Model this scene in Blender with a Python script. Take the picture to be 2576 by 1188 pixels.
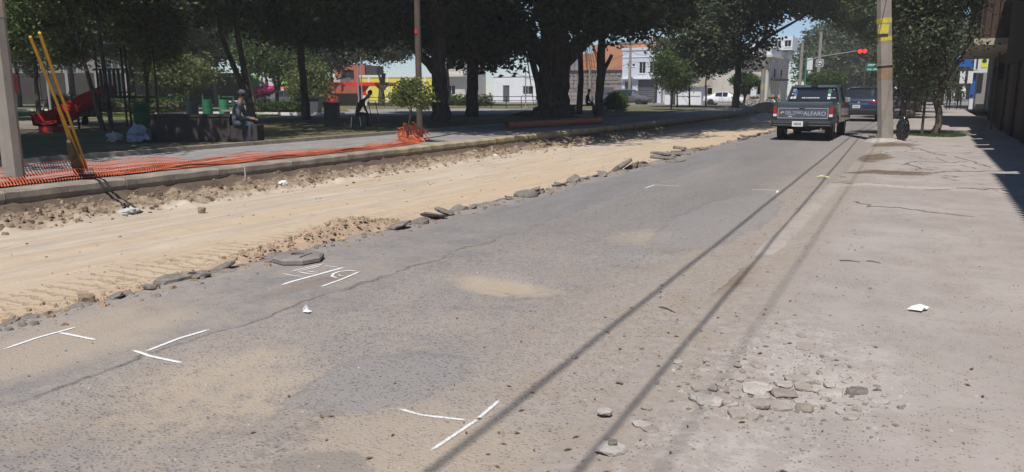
import bpy, bmesh, math, random
import numpy as np
from mathutils import Vector, Matrix, noise
R = math.radians
random.seed(7); rng = np.random.default_rng(7)
for o in list(bpy.data.objects): bpy.data.objects.remove(o)
sc = bpy.context.scene
COL = sc.collection

# ------------------------------------------------------------------ camera, sky, sun, exposure
cd = bpy.data.cameras.new('camera'); cam = bpy.data.objects.new('camera', cd); COL.objects.link(cam)
cd.sensor_width = 36.0; cd.lens = 36.0 * 1917 / 2576; cd.clip_start = 0.05; cd.clip_end = 5000
cam.location = (0, 0, 1.45); cam.rotation_euler = (R(90 - 10.72), 0, R(28.33))
sc.camera = cam
W = bpy.data.worlds.new('World'); sc.world = W; W.use_nodes = True
SUN_EL, SUN_AZ = 60.0, 166.0          # azimuth clockwise from +Y
nt = W.node_tree; nt.nodes.clear()
sky = nt.nodes.new('ShaderNodeTexSky'); sky.sky_type = 'NISHITA'; sky.sun_disc = False
sky.sun_elevation = R(SUN_EL); sky.sun_rotation = R(SUN_AZ); sky.dust_density = 0.1; sky.air_density = 1.0; sky.ozone_density = 5.0; sky.altitude = 1600
bg = nt.nodes.new('ShaderNodeBackground'); bg.inputs[1].default_value = 0.095
wo = nt.nodes.new('ShaderNodeOutputWorld'); nt.links.new(sky.outputs[0], bg.inputs[0]); nt.links.new(bg.outputs[0], wo.inputs[0])
sd = bpy.data.lights.new('sun', 'SUN'); sd.energy = 4.3; sd.angle = R(0.42); sd.color = (1.0, 0.955, 0.90)
sun = bpy.data.objects.new('sun', sd); COL.objects.link(sun)
sv = Vector((math.sin(R(SUN_AZ)) * math.cos(R(SUN_EL)), math.cos(R(SUN_AZ)) * math.cos(R(SUN_EL)), math.sin(R(SUN_EL))))
sun.rotation_euler = sv.to_track_quat('Z', 'Y').to_euler(); sun.location = (0, -20, 40)
sc.view_settings.view_transform = 'Standard'; sc.view_settings.look = 'None'; sc.view_settings.gamma = 1
sc.view_settings.exposure = 0.12; sc.view_settings.use_curve_mapping = False
sc.cycles.max_bounces = 6; sc.cycles.transparent_max_bounces = 12

# ------------------------------------------------------------------ materials
class NG:
    """small node-graph helper"""
    def __init__(s, name, rough=0.8, spec=0.3):
        s.m = bpy.data.materials.new(name); s.m.use_nodes = True; s.t = s.m.node_tree
        s.b = s.t.nodes['Principled BSDF']; s.b.inputs['Roughness'].default_value = rough
        s.b.inputs['Specular IOR Level'].default_value = spec; s._pos = None
    def n(s, ty, **kw):
        x = s.t.nodes.new(ty)
        for k, v in kw.items(): setattr(x, k, v)
        return x
    def l(s, a, b): s.t.links.new(a, b)
    def pos(s):
        if s._pos is None: s._pos = s.n('ShaderNodeTexCoord').outputs['Object']
        return s._pos
    def mapp(s, scale=(1, 1, 1), loc=(0, 0, 0), rot=0):
        m = s.n('ShaderNodeMapping'); m.inputs['Scale'].default_value = scale; m.inputs['Location'].default_value = loc
        m.inputs['Rotation'].default_value = (0, 0, rot); s.l(s.pos(), m.inputs[0]); return m.outputs[0]
    def noise(s, scale, detail=4, rough=0.55, vec=None, dist=0.0):
        x = s.n('ShaderNodeTexNoise'); x.inputs['Scale'].default_value = scale; x.inputs['Detail'].default_value = detail
        x.inputs['Roughness'].default_value = rough; x.inputs['Distortion'].default_value = dist
        s.l(vec if vec is not None else s.pos(), x.inputs['Vector']); return x.outputs['Fac']
    def vor(s, scale, feature='F1', vec=None, out='Distance', rand=1.0):
        x = s.n('ShaderNodeTexVoronoi', feature=feature); x.inputs['Scale'].default_value = scale
        x.inputs['Randomness'].default_value = rand
        s.l(vec if vec is not None else s.pos(), x.inputs['Vector']); return x.outputs[out]
    def ramp(s, fac, a, b, lo=0.0, hi=1.0, smooth=True):
        x = s.n('ShaderNodeMapRange'); x.interpolation_type = 'SMOOTHSTEP' if smooth else 'LINEAR'
        for i, v in ((1, a), (2, b), (3, lo), (4, hi)): x.inputs[i].default_value = v
        s.l(fac, x.inputs[0]); return x.outputs[0]
    def math(s, op, a, b=None, clamp=False):
        x = s.n('ShaderNodeMath', operation=op, use_clamp=clamp)
        for i, v in enumerate((a, b)):
            if v is None: continue
            if isinstance(v, (int, float)): x.inputs[i].default_value = v
            else: s.l(v, x.inputs[i])
        return x.outputs[0]
    def mix(s, fac, a, b, mode='MIX'):
        x = s.n('ShaderNodeMix', data_type='RGBA', blend_type=mode)
        if isinstance(fac, (int, float)): x.inputs[0].default_value = fac
        else: s.l(fac, x.inputs[0])
        for i, v in ((6, a), (7, b)):
            if isinstance(v, tuple): x.inputs[i].default_value = (*v, 1)
            else: s.l(v, x.inputs[i])
        return x.outputs[2]
    def blob(s, cx, cy, rx, ry, ang=0, soft=0.3, wob=0.5, wsc=3.0, freq=None):
        """1 inside an irregular patch on the ground, 0 outside"""
        a = R(ang); m = s.n('ShaderNodeMapping', vector_type='TEXTURE'); m.inputs['Location'].default_value = (cx, cy, 0)
        m.inputs['Rotation'].default_value = (0, 0, a); m.inputs['Scale'].default_value = (rx, ry, 1e3); s.l(s.pos(), m.inputs[0])
        ln = s.n('ShaderNodeVectorMath', operation='LENGTH'); s.l(m.outputs[0], ln.inputs[0])
        nz = s.noise(wsc, 8, 0.72); d = s.math('ADD', ln.outputs['Value'], s.math('MULTIPLY', s.math('SUBTRACT', nz, 0.5), wob * 3))
        return s.ramp(d, 1 + soft, 1 - soft)
    def gutter(s):        # dusty dirt, the same on both sides of the lost kerb
        f = s.noise(14, 5, 0.7); return s.mix(s.ramp(s.noise(2.6, 6, 0.7), 0.45, 0.68), s.mix(s.ramp(f, 0.3, 0.7), (0.315, 0.272, 0.238), (0.385, 0.337, 0.295)), s.mix(f, (0.30, 0.245, 0.195), (0.375, 0.315, 0.26)))
    def bump(s, h, strength=0.5, dist=0.02):
        x = s.n('ShaderNodeBump'); x.inputs['Strength'].default_value = strength; x.inputs['Distance'].default_value = dist
        s.l(h, x.inputs['Height']); s.l(x.outputs[0], s.b.inputs['Normal'])
    def color(s, c):
        if isinstance(c, tuple): s.b.inputs['Base Color'].default_value = (*c, 1)
        else: s.l(c, s.b.inputs['Base Color'])
_mc = {}
def simple(name, col, rough=0.75, var=0.18, sc_=6.0, bump=0.0, metal=0.0, spec=0.3, dirt=None, coat=0.0):
    if name in _mc: return _mc[name]
    g = NG(name, rough, spec); n1 = g.noise(sc_, 5, 0.65); n2 = g.noise(sc_ * 0.17, 3)
    f = g.math('ADD', g.math('MULTIPLY', n1, 0.6), g.math('MULTIPLY', n2, 0.4))
    lo = tuple(c * (1 - var) for c in col); hi = tuple(min(1, c * (1 + var)) for c in col)
    c = g.mix(g.ramp(f, 0.3, 0.7), lo, hi)
    if dirt: c = g.mix(g.ramp(g.noise(sc_ * 0.5, 6, 0.7), 0.5, 0.72), c, dirt)
    g.color(c); g.b.inputs['Metallic'].default_value = metal; g.b.inputs['Coat Weight'].default_value = coat
    if bump: g.bump(n1, bump, 0.02)
    _mc[name] = g.m; return g.m

def asphalt_mat():
    g = NG('asphalt', 0.93, 0.15)
    along = g.mapp((1.0, 0.22, 1.0))
    big = g.noise(0.55, 4, 0.6, along); mid = g.noise(3.0, 6, 0.7, along); mid2 = g.noise(1.3, 6, 0.65); fine = g.noise(60, 4, 0.75); mot = g.noise(16, 5, 0.7)
    sep = g.n('ShaderNodeSeparateXYZ'); g.l(g.pos(), sep.inputs[0]); X, Y = sep.outputs[0], sep.outputs[1]
    wob = g.math('MULTIPLY', g.math('SUBTRACT', g.noise(1.6, 6, 0.6), 0.5), 0.42)
    d = g.math('ADD', g.math('ADD', X, 3.72), wob)
    old = g.ramp(d, -0.012, 0.012)                                  # 1 on the old coarse surface, 0 on the newer overlay
    line = g.math('MULTIPLY', g.math('MULTIPLY', g.ramp(g.math('ABSOLUTE', d), 0.03, 0.0), g.ramp(mid2, 0.36, 0.56)), g.ramp(Y, 12, 4))
    base = g.mix(g.ramp(big, 0.35, 0.65), (0.245, 0.225, 0.213), (0.315, 0.288, 0.272))
    new = g.mix(g.ramp(mid, 0.3, 0.7), (0.222, 0.209, 0.204), (0.275, 0.258, 0.252))
    c = g.mix(old, new, base)
    c = g.mix(g.ramp(mot, 0.35, 0.65, 0.0, 0.4), c, (0.15, 0.138, 0.133))
    # dust: heavier toward the right edge, near the trench edge and in the foreground
    er = g.ramp(g.math('ADD', X, g.math('MULTIPLY', g.math('SUBTRACT', mid2, 0.5), 1.1)), -2.6, -1.6)
    el = g.ramp(g.math('ADD', X, g.math('MULTIPLY', g.math('SUBTRACT', mid2, 0.5), 0.8)), -4.55, -4.95)
    fg = g.math('MULTIPLY', g.ramp(Y, 9.5, 3.5), g.ramp(g.math('ADD', g.math('MULTIPLY', g.noise(2.4, 10, 0.74), 0.6), g.math('MULTIPLY', mid2, 0.4)), 0.42, 0.56, 0.15, 0.8))
    dust = g.math('MAXIMUM', g.math('MAXIMUM', g.math('MULTIPLY', er, 0.95), g.math('MULTIPLY', el, 0.75)), fg)
    far = g.ramp(Y, 9, 20); dust = g.math('MULTIPLY', dust, g.math('SUBTRACT', 1.0, g.math('MULTIPLY', far, 0.45)))
    c = g.mix(dust, c, g.gutter())
    # sand lying in worn hollows
    s1 = g.math('MAXIMUM', g.math('MULTIPLY', g.blob(-2.95, 2.42, 0.42, 0.62, 38, 0.45, 0.9, 1.7), g.ramp(g.noise(9, 8, 0.75), 0.36, 0.56, 0.25, 0.9)), g.blob(-2.72, 4.90, 0.40, 0.22, -5, 0.3, 0.5, 3.5))
    s1 = g.math('MAXIMUM', s1, g.math('MULTIPLY', g.blob(-2.38, 7.30, 0.34, 0.45, 0, 0.4, 0.6, 2.6), 0.55))
    s1 = g.math('MAXIMUM', s1, g.math('MULTIPLY', g.blob(-1.75, 2.2, 0.55, 0.6, 20, 0.5, 0.6, 2.2), 0.6))
    s1 = g.math('MAXIMUM', s1, g.math('MULTIPLY', g.blob(-4.35, 2.55, 0.45, 0.8, 0, 0.5, 0.5, 2.2), 0.75))
    sand = g.mix(mid, (0.38, 0.31, 0.235), (0.46, 0.385, 0.30))
    c = g.mix(g.math('MULTIPLY', s1, g.ramp(fine, 0.30, 0.42, 0.72, 1.0)), c, sand)
    # later asphalt patches
    p1 = g.blob(-2.34, 2.92, 0.34, 0.46, -20, 0.08, 0.5, 2.2); p2 = g.blob(-2.32, 6.55, 0.21, 0.32, -5, 0.05, 0.3, 3); p3 = g.blob(-3.52, 4.05, 0.24, 0.5, 4, 0.05, 0.3, 3)
    p4 = g.blob(-1.95, 2.05, 0.2, 0.18, 0, 0.12, 0.5, 4); p5 = g.blob(-2.0, 9.0, 0.5, 2.2, 0, 0.08, 0.35, 1.4); p6 = g.blob(-2.25, 2.18, 0.10, 0.30, 15, 0.5, 0.8, 4)
    pm = p1
    for q in (p2, g.math('MULTIPLY', p3, 0.35), p5): pm = g.math('MAXIMUM', pm, q)
    c = g.mix(g.math('MULTIPLY', pm, 0.7), c, g.mix(mot, (0.25, 0.235, 0.23), (0.30, 0.28, 0.272)))
    c = g.mix(g.math('MULTIPLY', p4, 0.5), c, (0.18, 0.17, 0.168)); c = g.mix(g.math('MULTIPLY', p6, g.math('MULTIPLY', g.ramp(mot, 0.4, 0.6), 0.45)), c, (0.17, 0.158, 0.152))
    rim = g.math('MULTIPLY', g.math('MULTIPLY', pm, g.math('SUBTRACT', 1.0, pm)), 4.0)
    # aggregate: dark pits and pale grains
    sz = g.vor(66, out='Color'); sr = g.n('ShaderNodeSeparateColor'); g.l(sz, sr.inputs[0])
    dist = g.vor(66); pits = g.math('MULTIPLY', g.ramp(sr.outputs[0], 0.58, 0.66), g.ramp(dist, 0.46, 0.24))
    sz2 = g.vor(38, out='Color'); sr2 = g.n('ShaderNodeSeparateColor'); g.l(sz2, sr2.inputs[0])
    big_p = g.math('MULTIPLY', g.math('MULTIPLY', g.ramp(sr2.outputs[1], 0.74, 0.78), g.ramp(g.vor(38), 0.40, 0.2)), g.ramp(mid, 0.42, 0.6))
    pits = g.math('MAXIMUM', g.math('MULTIPLY', pits, 0.8), big_p)
    keep = g.math('MULTIPLY', g.math('SUBTRACT', 1.0, g.math('MULTIPLY', s1, 0.85)), g.ramp(old, 0, 1, 0.22, 1.0))
    pits = g.math('MULTIPLY', g.math('MULTIPLY', pits, keep), g.math('SUBTRACT', 1.0, g.math('MULTIPLY', dust, 0.35)))
    c = g.mix(g.math('MULTIPLY', pits, 0.85), c, (0.085, 0.076, 0.072))
    grains = g.math('MULTIPLY', g.ramp(sr.outputs[2], 0.80, 0.9), g.ramp(dist, 0.45, 0.2))
    c = g.mix(g.math('MULTIPLY', grains, 0.45), c, (0.36, 0.335, 0.315))
    c = g.mix(g.math('MULTIPLY', g.math('MAXIMUM', line, g.math('MULTIPLY', rim, g.ramp(mid2, 0.4, 0.65, 0.0, 0.42))), g.ramp(fine, 0.3, 0.6, 0.2, 0.8)), c, (0.075, 0.07, 0.07))
    # cracks
    wv = g.n('ShaderNodeVectorMath', operation='ADD'); tn = g.n('ShaderNodeTexNoise'); tn.inputs['Scale'].default_value = 1.7; tn.inputs['Detail'].default_value = 8; g.l(g.pos(), tn.inputs['Vector']); g.l(g.mapp((1, 0.5, 1)), wv.inputs[0]); g.l(tn.outputs['Color'], wv.inputs[1]); cr = g.vor(0.9, 'DISTANCE_TO_EDGE', wv.outputs[0]); crk = g.math('MULTIPLY', g.ramp(g.math('ADD', cr, g.math('MULTIPLY', g.math('SUBTRACT', fine, 0.5), 0.02)), 0.010, 0.0), g.ramp(mid2, 0.5, 0.62))
    c = g.mix(g.math('MULTIPLY', crk, 0.45), c, (0.10, 0.095, 0.09))
    c = g.mix(g.math('MULTIPLY', g.blob(-4.05, 4.25, 0.10, 0.5, -3, 0.6, 0.6, 5), 0.45), c, (0.20, 0.15, 0.12))
    g.color(c)
    h = g.math('ADD', g.math('MULTIPLY', fine, 0.5), g.math('MULTIPLY', dist, 0.5)); h = g.math('SUBTRACT', h, g.math('MULTIPLY', pits, 1.3))
    h = g.math('ADD', h, g.math('MULTIPLY', mid2, 2.0)); h = g.math('ADD', h, g.math('MULTIPLY', pm, 1.2)); h = g.math('SUBTRACT', h, g.math('MULTIPLY', line, 1.2))
    g.bump(h, 0.5, 0.012); return g.m

def sidewalk_mat():
    g = NG('worn_concrete', 0.93, 0.15)
    big = g.noise(0.45, 5, 0.6); mid = g.noise(2.2, 6, 0.68); fine = g.noise(55, 4, 0.75); mot = g.noise(14, 5, 0.7)
    sep = g.n('ShaderNodeSeparateXYZ'); g.l(g.pos(), sep.inputs[0]); X, Y = sep.outputs[0], sep.outputs[1]
    c = g.mix(g.ramp(big, 0.35, 0.65), (0.36, 0.318, 0.292), (0.43, 0.383, 0.353))
    c = g.mix(g.ramp(mid, 0.42, 0.66, 0.0, 0.55), c, (0.32, 0.277, 0.248)); c = g.mix(g.ramp(mot, 0.5, 0.75, 0, 0.4), c, (0.265, 0.23, 0.205))
    e = g.ramp(g.math('ADD', X, g.math('MULTIPLY', g.math('SUBTRACT', mid, 0.5), 1.1)), -0.55, -1.0)       # brown dirt along the lost kerb
    c = g.mix(g.math('MULTIPLY', e, 0.95), c, g.gutter())
    c = g.mix(g.math('MULTIPLY', g.blob(-1.3, 5.9, 0.18, 0.5, 0, 0.6, 0.5, 4), 0.8), c, (0.22, 0.165, 0.115))
    dirt = g.math('MAXIMUM', g.blob(-0.5, 15.0, 0.62, 0.42, 0, 0.25, 0.6, 3), g.blob(-0.95, 18.5, 0.35, 1.1, 0, 0.25, 0.7, 2.4))
    dirt = g.math('MAXIMUM', dirt, g.blob(-0.8, 23.2, 0.6, 0.9, 0, 0.3, 0.7, 2.6))
    c = g.mix(g.math('MULTIPLY', dirt, g.ramp(mot, 0.35, 0.55, 0.5, 1.0)), c, (0.15, 0.108, 0.075))
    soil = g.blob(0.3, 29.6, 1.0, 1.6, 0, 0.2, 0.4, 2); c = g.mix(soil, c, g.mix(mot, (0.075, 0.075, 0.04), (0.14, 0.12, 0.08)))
    pale = g.math('MAXIMUM', g.blob(-0.42, 4.25, 0.45, 0.75, 10, 0.6, 0.6, 4), g.blob(-0.55, 2.9, 0.35, 0.5, 10, 0.5, 0.8, 5))
    c = g.mix(g.math('MULTIPLY', pale, g.ramp(mot, 0.45, 0.62, 0.0, 0.5)), c, (0.54, 0.50, 0.465))
    stp = g.math('MULTIPLY', g.ramp(g.math('ABSOLUTE', g.math('SUBTRACT', g.math('ADD', Y, g.math('MULTIPLY', g.math('SUBTRACT', mid, 0.5), 0.45)), 12.9)), 0.16, 0.05), g.ramp(X, 1.2, -0.2))
    c = g.mix(g.math('MULTIPLY', stp, 0.55), c, (0.54, 0.48, 0.40))
    wv = g.n('ShaderNodeVectorMath', operation='ADD'); tn = g.n('ShaderNodeTexNoise'); tn.inputs['Scale'].default_value = 0.9; tn.inputs['Detail'].default_value = 6; g.l(g.pos(), tn.inputs['Vector']); g.l(g.mapp((1.0, 0.6, 1), (0.3, 1.7, 0)), wv.inputs[0]); g.l(tn.outputs['Color'], wv.inputs[1]); cr = g.vor(0.42, 'DISTANCE_TO_EDGE', wv.outputs[0]); zone = g.math('MULTIPLY', g.ramp(Y, 11.5, 14), g.ramp(mid, 0.42, 0.56))
    crk = g.math('MULTIPLY', g.ramp(g.math('ADD', cr, g.math('MULTIPLY', g.math('SUBTRACT', g.noise(6, 5, 0.7), 0.5), 0.06)), 0.012, 0.0), zone)
    c = g.mix(g.math('MULTIPLY', crk, 0.8), c, (0.12, 0.095, 0.075))
    sz = g.vor(60, out='Color'); sr = g.n('ShaderNodeSeparateColor'); g.l(sz, sr.inputs[0]); dist = g.vor(60)
    grit = g.math('MULTIPLY', g.ramp(sr.outputs[0], 0.72, 0.8), g.ramp(dist, 0.42, 0.2)); grit = g.math('MULTIPLY', grit, g.ramp(mid, 0.38, 0.58, 0.12, 1))
    c = g.mix(g.math('MULTIPLY', grit, 0.75), c, (0.12, 0.10, 0.09))
    pal = g.math('MULTIPLY', g.ramp(sr.outputs[1], 0.86, 0.92), g.ramp(dist, 0.4, 0.2)); c = g.mix(g.math('MULTIPLY', pal, 0.5), c, (0.52, 0.49, 0.46))
    g.color(c)
    h = g.math('ADD', fine, g.math('MULTIPLY', mot, 0.8)); h = g.math('ADD', h, g.math('MULTIPLY', mid, 2.0)); h = g.math('SUBTRACT', h, g.math('MULTIPLY', crk, 2)); h = g.math('ADD', h, grit)
    g.bump(h, 0.45, 0.012); return g.m

def sand_mat():
    g = NG('graded_sand', 0.96, 0.1)
    tr = g.mapp((1.0, 0.09, 1.0)); streak = g.noise(5.5, 6, 0.62, tr); streak2 = g.noise(1.6, 4, 0.6, tr); fine = g.noise(50, 4, 0.75); mot = g.noise(9, 5, 0.65)
    sep = g.n('ShaderNodeSeparateXYZ'); g.l(g.pos(), sep.inputs[0]); X, Y, Z = sep.outputs[0], sep.outputs[1], sep.outputs[2]
    c = g.mix(g.ramp(streak, 0.32, 0.68), (0.45, 0.37, 0.285), (0.57, 0.485, 0.39))
    c = g.mix(g.ramp(streak2, 0.45, 0.7, 0, 0.6), c, (0.53, 0.40, 0.265)); c = g.mix(g.math('MULTIPLY', g.ramp(g.math('ADD', X, g.math('MULTIPLY', g.math('SUBTRACT', streak2, 0.5), 3.0)), -8.6, -6.2), 0.6), c, (0.54, 0.41, 0.275)); c = g.mix(g.ramp(mot, 0.55, 0.8, 0, 0.4), c, (0.40, 0.30, 0.20))
    thin = g.ramp(g.math('ABSOLUTE', g.math('SUBTRACT', g.noise(2.6, 3, 0.5, tr), 0.5)), 0.006, 0.0); c = g.mix(g.math('MULTIPLY', thin, 0.45), c, (0.30, 0.215, 0.14))
    red = g.math('MULTIPLY', g.ramp(g.math('ADD', X, g.math('MULTIPLY', g.math('SUBTRACT', mot, 0.5), 0.6)), -5.75, -5.2), g.ramp(Y, 8.5, 5.5))
    c = g.mix(g.math('MULTIPLY', red, 0.85), c, g.mix(fine, (0.36, 0.235, 0.145), (0.47, 0.32, 0.21)))
    bank = g.ramp(g.math('ADD', X, g.math('MULTIPLY', g.math('SUBTRACT', mot, 0.5), 0.35)), -9.75, -10.1)
    c = g.mix(bank, c, g.mix(g.ramp(mot, 0.3, 0.7), (0.20, 0.15, 0.105), (0.40, 0.31, 0.225)))
    kerb_band = g.ramp(g.math('ADD', X, g.math('MULTIPLY', g.math('SUBTRACT', g.noise(3.5, 6, 0.7), 0.5), 0.9)), -10.25, -10.5); c = g.mix(g.math('MULTIPLY', kerb_band, 0.9), c, g.mix(mot, (0.075, 0.055, 0.042), (0.13, 0.098, 0.075)))  # soil turns darker toward the foot of the far kerb
    tread = g.math('MULTIPLY', g.ramp(g.math('SINE', g.math('ADD', g.math('MULTIPLY', Y, 42.0), g.math('MULTIPLY', mot, 9.0))), 0.5, 0.9), g.math('MULTIPLY', g.ramp(g.math('ABSOLUTE', g.math('ADD', X, 6.05)), 0.55, 0.35), g.ramp(Y, 9.5, 6.5)))
    dents = g.math('MULTIPLY', g.math('MULTIPLY', g.ramp(g.vor(11, vec=g.mapp((1.0, 1.6, 1.0))), 0.34, 0.2), g.ramp(g.noise(2.2, 4, 0.6), 0.45, 0.6)), g.ramp(X, -7.6, -6.4)); tread = g.math('MAXIMUM', tread, g.math('MULTIPLY', dents, g.ramp(Y, 12, 6)))
    c = g.mix(g.math('MULTIPLY', tread, 0.5), c, (0.33, 0.225, 0.14))
    g.color(c)
    h = g.math('ADD', g.math('MULTIPLY', streak, 1.6), g.math('MULTIPLY', fine, 0.5)); h = g.math('ADD', h, g.math('MULTIPLY', mot, 1.0)); h = g.math('SUBTRACT', h, g.math('MULTIPLY', tread, 1.2))
    g.bump(h, 0.55, 0.025); return g.m

def ground_mat(name, a, b, c_, sc1=1.2, bumps=0.4):
    g = NG(name, 0.95, 0.1); f = g.noise(sc1, 6, 0.65); f2 = g.noise(sc1 * 12, 5, 0.7)
    c = g.mix(g.ramp(f, 0.35, 0.62), a, b); c = g.mix(g.ramp(f2, 0.42, 0.7), c, c_); g.color(c); g.bump(f2, bumps, 0.03); return g.m

def leaf_mat(name, dark, light, trans=0.25):
    g = NG(name, 0.6, 0.25); ge = g.n('ShaderNodeNewGeometry')
    r = ge.outputs['Random Per Island']; f = g.noise(0.9, 3, 0.6); k = g.math('ADD', g.math('MULTIPLY', r, 0.65), g.math('MULTIPLY', f, 0.5))
    c = g.mix(g.ramp(k, 0.25, 0.95), dark, light); g.color(c)
    tr = g.n('ShaderNodeBsdfTranslucent'); g.l(g.mix(0.5, c, (light[0] * 1.1, light[1] * 1.1, light[2] * 0.6)), tr.inputs[0])
    mx = g.n('ShaderNodeMixShader'); mx.inputs[0].default_value = trans
    g.l(g.b.outputs[0], mx.inputs[1]); g.l(tr.outputs[0], mx.inputs[2]); g.l(mx.outputs[0], g.t.nodes['Material Output'].inputs[0]); return g.m

def bark_mat(name, a, b):
    g = NG(name, 0.95, 0.1); v = g.noise(7, 6, 0.7, g.mapp((1, 1, 0.25))); c = g.mix(g.ramp(v, 0.35, 0.65), a, b); g.color(c); g.bump(v, 0.7, 0.04); return g.m

def paint_line_mat():
    g = NG('sprayed_white_paint', 0.85, 0.2); g.color(g.mix(g.noise(30, 4), (0.72, 0.72, 0.71), (0.86, 0.86, 0.85)))
    at = g.n('ShaderNodeAttribute', attribute_name='cover'); nz = g.noise(70, 5, 0.8)
    a = g.ramp(g.math('SUBTRACT', at.outputs['Fac'], g.math('MULTIPLY', nz, 1.15)), -0.16, 0.34); g.l(a, g.b.inputs['Alpha']); return g.m

M = {}
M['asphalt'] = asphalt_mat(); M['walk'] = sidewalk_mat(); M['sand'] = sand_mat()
M['park'] = ground_mat('park_soil_and_grass', (0.10, 0.115, 0.045), (0.21, 0.175, 0.12), (0.13, 0.13, 0.06), 0.16)
M['lawn'] = ground_mat('short_lawn', (0.09, 0.135, 0.035), (0.16, 0.19, 0.06), (0.20, 0.18, 0.09), 0.7)
M['paving'] = ground_mat('park_paving', (0.27, 0.255, 0.245), (0.34, 0.32, 0.305), (0.22, 0.205, 0.195), 0.8, 0.2)
M['far_ground'] = ground_mat('dusty_ground', (0.22, 0.19, 0.15), (0.28, 0.25, 0.21), (0.18, 0.16, 0.13), 0.2)
M['kerb'] = simple('kerb_concrete', (0.31, 0.265, 0.215), 0.92, 0.3, 9, 0.5, dirt=(0.17, 0.14, 0.11))
M['kerb_y'] = simple('kerb_concrete_old_yellow', (0.40, 0.33, 0.21), 0.92, 0.25, 9, 0.5, dirt=(0.22, 0.18, 0.13))
M['kerb_w'] = simple('whitewashed_kerb', (0.72, 0.71, 0.68), 0.9, 0.12, 6)
M['pole'] = simple('pole_concrete', (0.30, 0.27, 0.235), 0.9, 0.16, 5, 0.3, dirt=(0.22, 0.18, 0.14))
M['chunk'] = simple('broken_asphalt', (0.22, 0.195, 0.172), 0.95, 0.35, 18, 0.6, dirt=(0.30, 0.25, 0.20))
M['stone'] = simple('pale_rubble', (0.44, 0.40, 0.365), 0.92, 0.25, 14, 0.4, dirt=(0.27, 0.23, 0.19))
M['soil'] = simple('reddish_soil', (0.43, 0.315, 0.22), 0.97, 0.2, 16, 0.7)
M['clod'] = simple('earth_clod', (0.32, 0.24, 0.165), 0.97, 0.3, 14, 0.6)
M['rubber'] = simple('grey_rubber_base', (0.23, 0.205, 0.19), 0.85, 0.12, 8, 0.15, dirt=(0.30, 0.26, 0.23))
M['mesh'] = simple('orange_plastic_mesh', (0.72, 0.17, 0.075), 0.6, 0.18, 4)
M['yellow'] = simple('yellow_painted_wood', (0.50, 0.29, 0.05), 0.8, 0.25, 9, dirt=(0.27, 0.17, 0.06))
M['tar'] = simple('dark_rubber', (0.022, 0.022, 0.023), 0.8)
M['black'] = simple('black_metal', (0.03, 0.032, 0.03), 0.5)
M['blackbag'] = simple('black_plastic', (0.012, 0.012, 0.013), 0.28, 0.1, 6, spec=0.6)
M['brown'] = simple('brown_painted_steel', (0.10, 0.075, 0.06), 0.65, 0.2, 6)
M['white'] = simple('white_wall', (0.74, 0.75, 0.76), 0.9, 0.06, 1.5)
M['white_m'] = simple('white_metal', (0.72, 0.73, 0.73), 0.45, 0.05)
M['white_p'] = simple('white_plastic_film', (0.80, 0.80, 0.80), 0.5, 0.06)
M['whitewin'] = simple('blueish_white_wall', (0.62, 0.65, 0.72), 0.9, 0.06, 1.2)
M['cream'] = simple('cream_wall', (0.60, 0.56, 0.49), 0.9, 0.08, 0.9, dirt=(0.42, 0.38, 0.33))
M['beige'] = simple('beige_wall', (0.44, 0.38, 0.31), 0.9, 0.1, 0.8)
M['greywall'] = simple('grey_render', (0.30, 0.285, 0.27), 0.9, 0.12, 0.8)
M['stonewall'] = simple('brownish_stone_wall', (0.26, 0.225, 0.205), 0.92, 0.25, 1.3)
M['orange'] = simple('orange_brick_wall', (0.52, 0.24, 0.13), 0.9, 0.12, 1.0)
M['redwall'] = simple('terracotta_wall', (0.42, 0.12, 0.08), 0.9, 0.1, 1.0)
M['yellow_w'] = simple('bright_yellow_wall', (0.78, 0.66, 0.10), 0.85, 0.08, 1.0)
M['green_w'] = simple('lime_green_wall', (0.27, 0.62, 0.17), 0.85, 0.08, 1.0)
M['magenta'] = simple('magenta_awning', (0.55, 0.03, 0.19), 0.7, 0.1)
M['redp'] = simple('glossy_red_paint', (0.75, 0.035, 0.03), 0.4, 0.08)
M['slide'] = simple('red_plastic', (0.50, 0.03, 0.025), 0.35, 0.15, 5)
M['drum'] = simple('green_painted_drum', (0.025, 0.15, 0.075), 0.5, 0.15)
M['gpole'] = simple('green_tube', (0.05, 0.22, 0.12), 0.5, 0.1)
M['darkgrey'] = simple('dark_grey_shutter', (0.09, 0.095, 0.105), 0.6, 0.12, 2)
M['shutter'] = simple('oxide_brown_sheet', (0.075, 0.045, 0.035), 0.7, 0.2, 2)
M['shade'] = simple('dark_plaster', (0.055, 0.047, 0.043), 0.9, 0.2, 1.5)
M['blue'] = simple('blue_fascia', (0.02, 0.11, 0.42), 0.5, 0.08)
M['signy'] = simple('yellow_sign', (0.75, 0.75, 0.05), 0.6, 0.05)
M['signg'] = simple('green_sign', (0.02, 0.26, 0.17), 0.6, 0.08)
M['olive'] = simple('olive_awning', (0.22, 0.22, 0.08), 0.8, 0.1)
M['glass'] = simple('window_glass', (0.02, 0.024, 0.028), 0.08, 0.2, 2, spec=0.7)
M['pipe'] = simple('orange_sewer_pipe', (0.52, 0.17, 0.10), 0.5, 0.12)
M['pickup'] = simple('dark_blue_green_paint', (0.043, 0.058, 0.07), 0.35, 0.25, 3, spec=0.5, coat=0.5)
M['pickup_panel'] = simple('grey_blue_paint', (0.085, 0.10, 0.145), 0.42, 0.2, 4)
M['suvp'] = simple('dark_blue_paint', (0.016, 0.028, 0.072), 0.2, 0.1, 3, spec=0.6, coat=0.8)
M['carw'] = simple('white_car_paint', (0.78, 0.79, 0.80), 0.25, 0.04, 2, coat=0.5)
M['chrome'] = simple('chrome_trim', (0.62, 0.62, 0.63), 0.22, 0.1, 3, metal=0.9)
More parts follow.
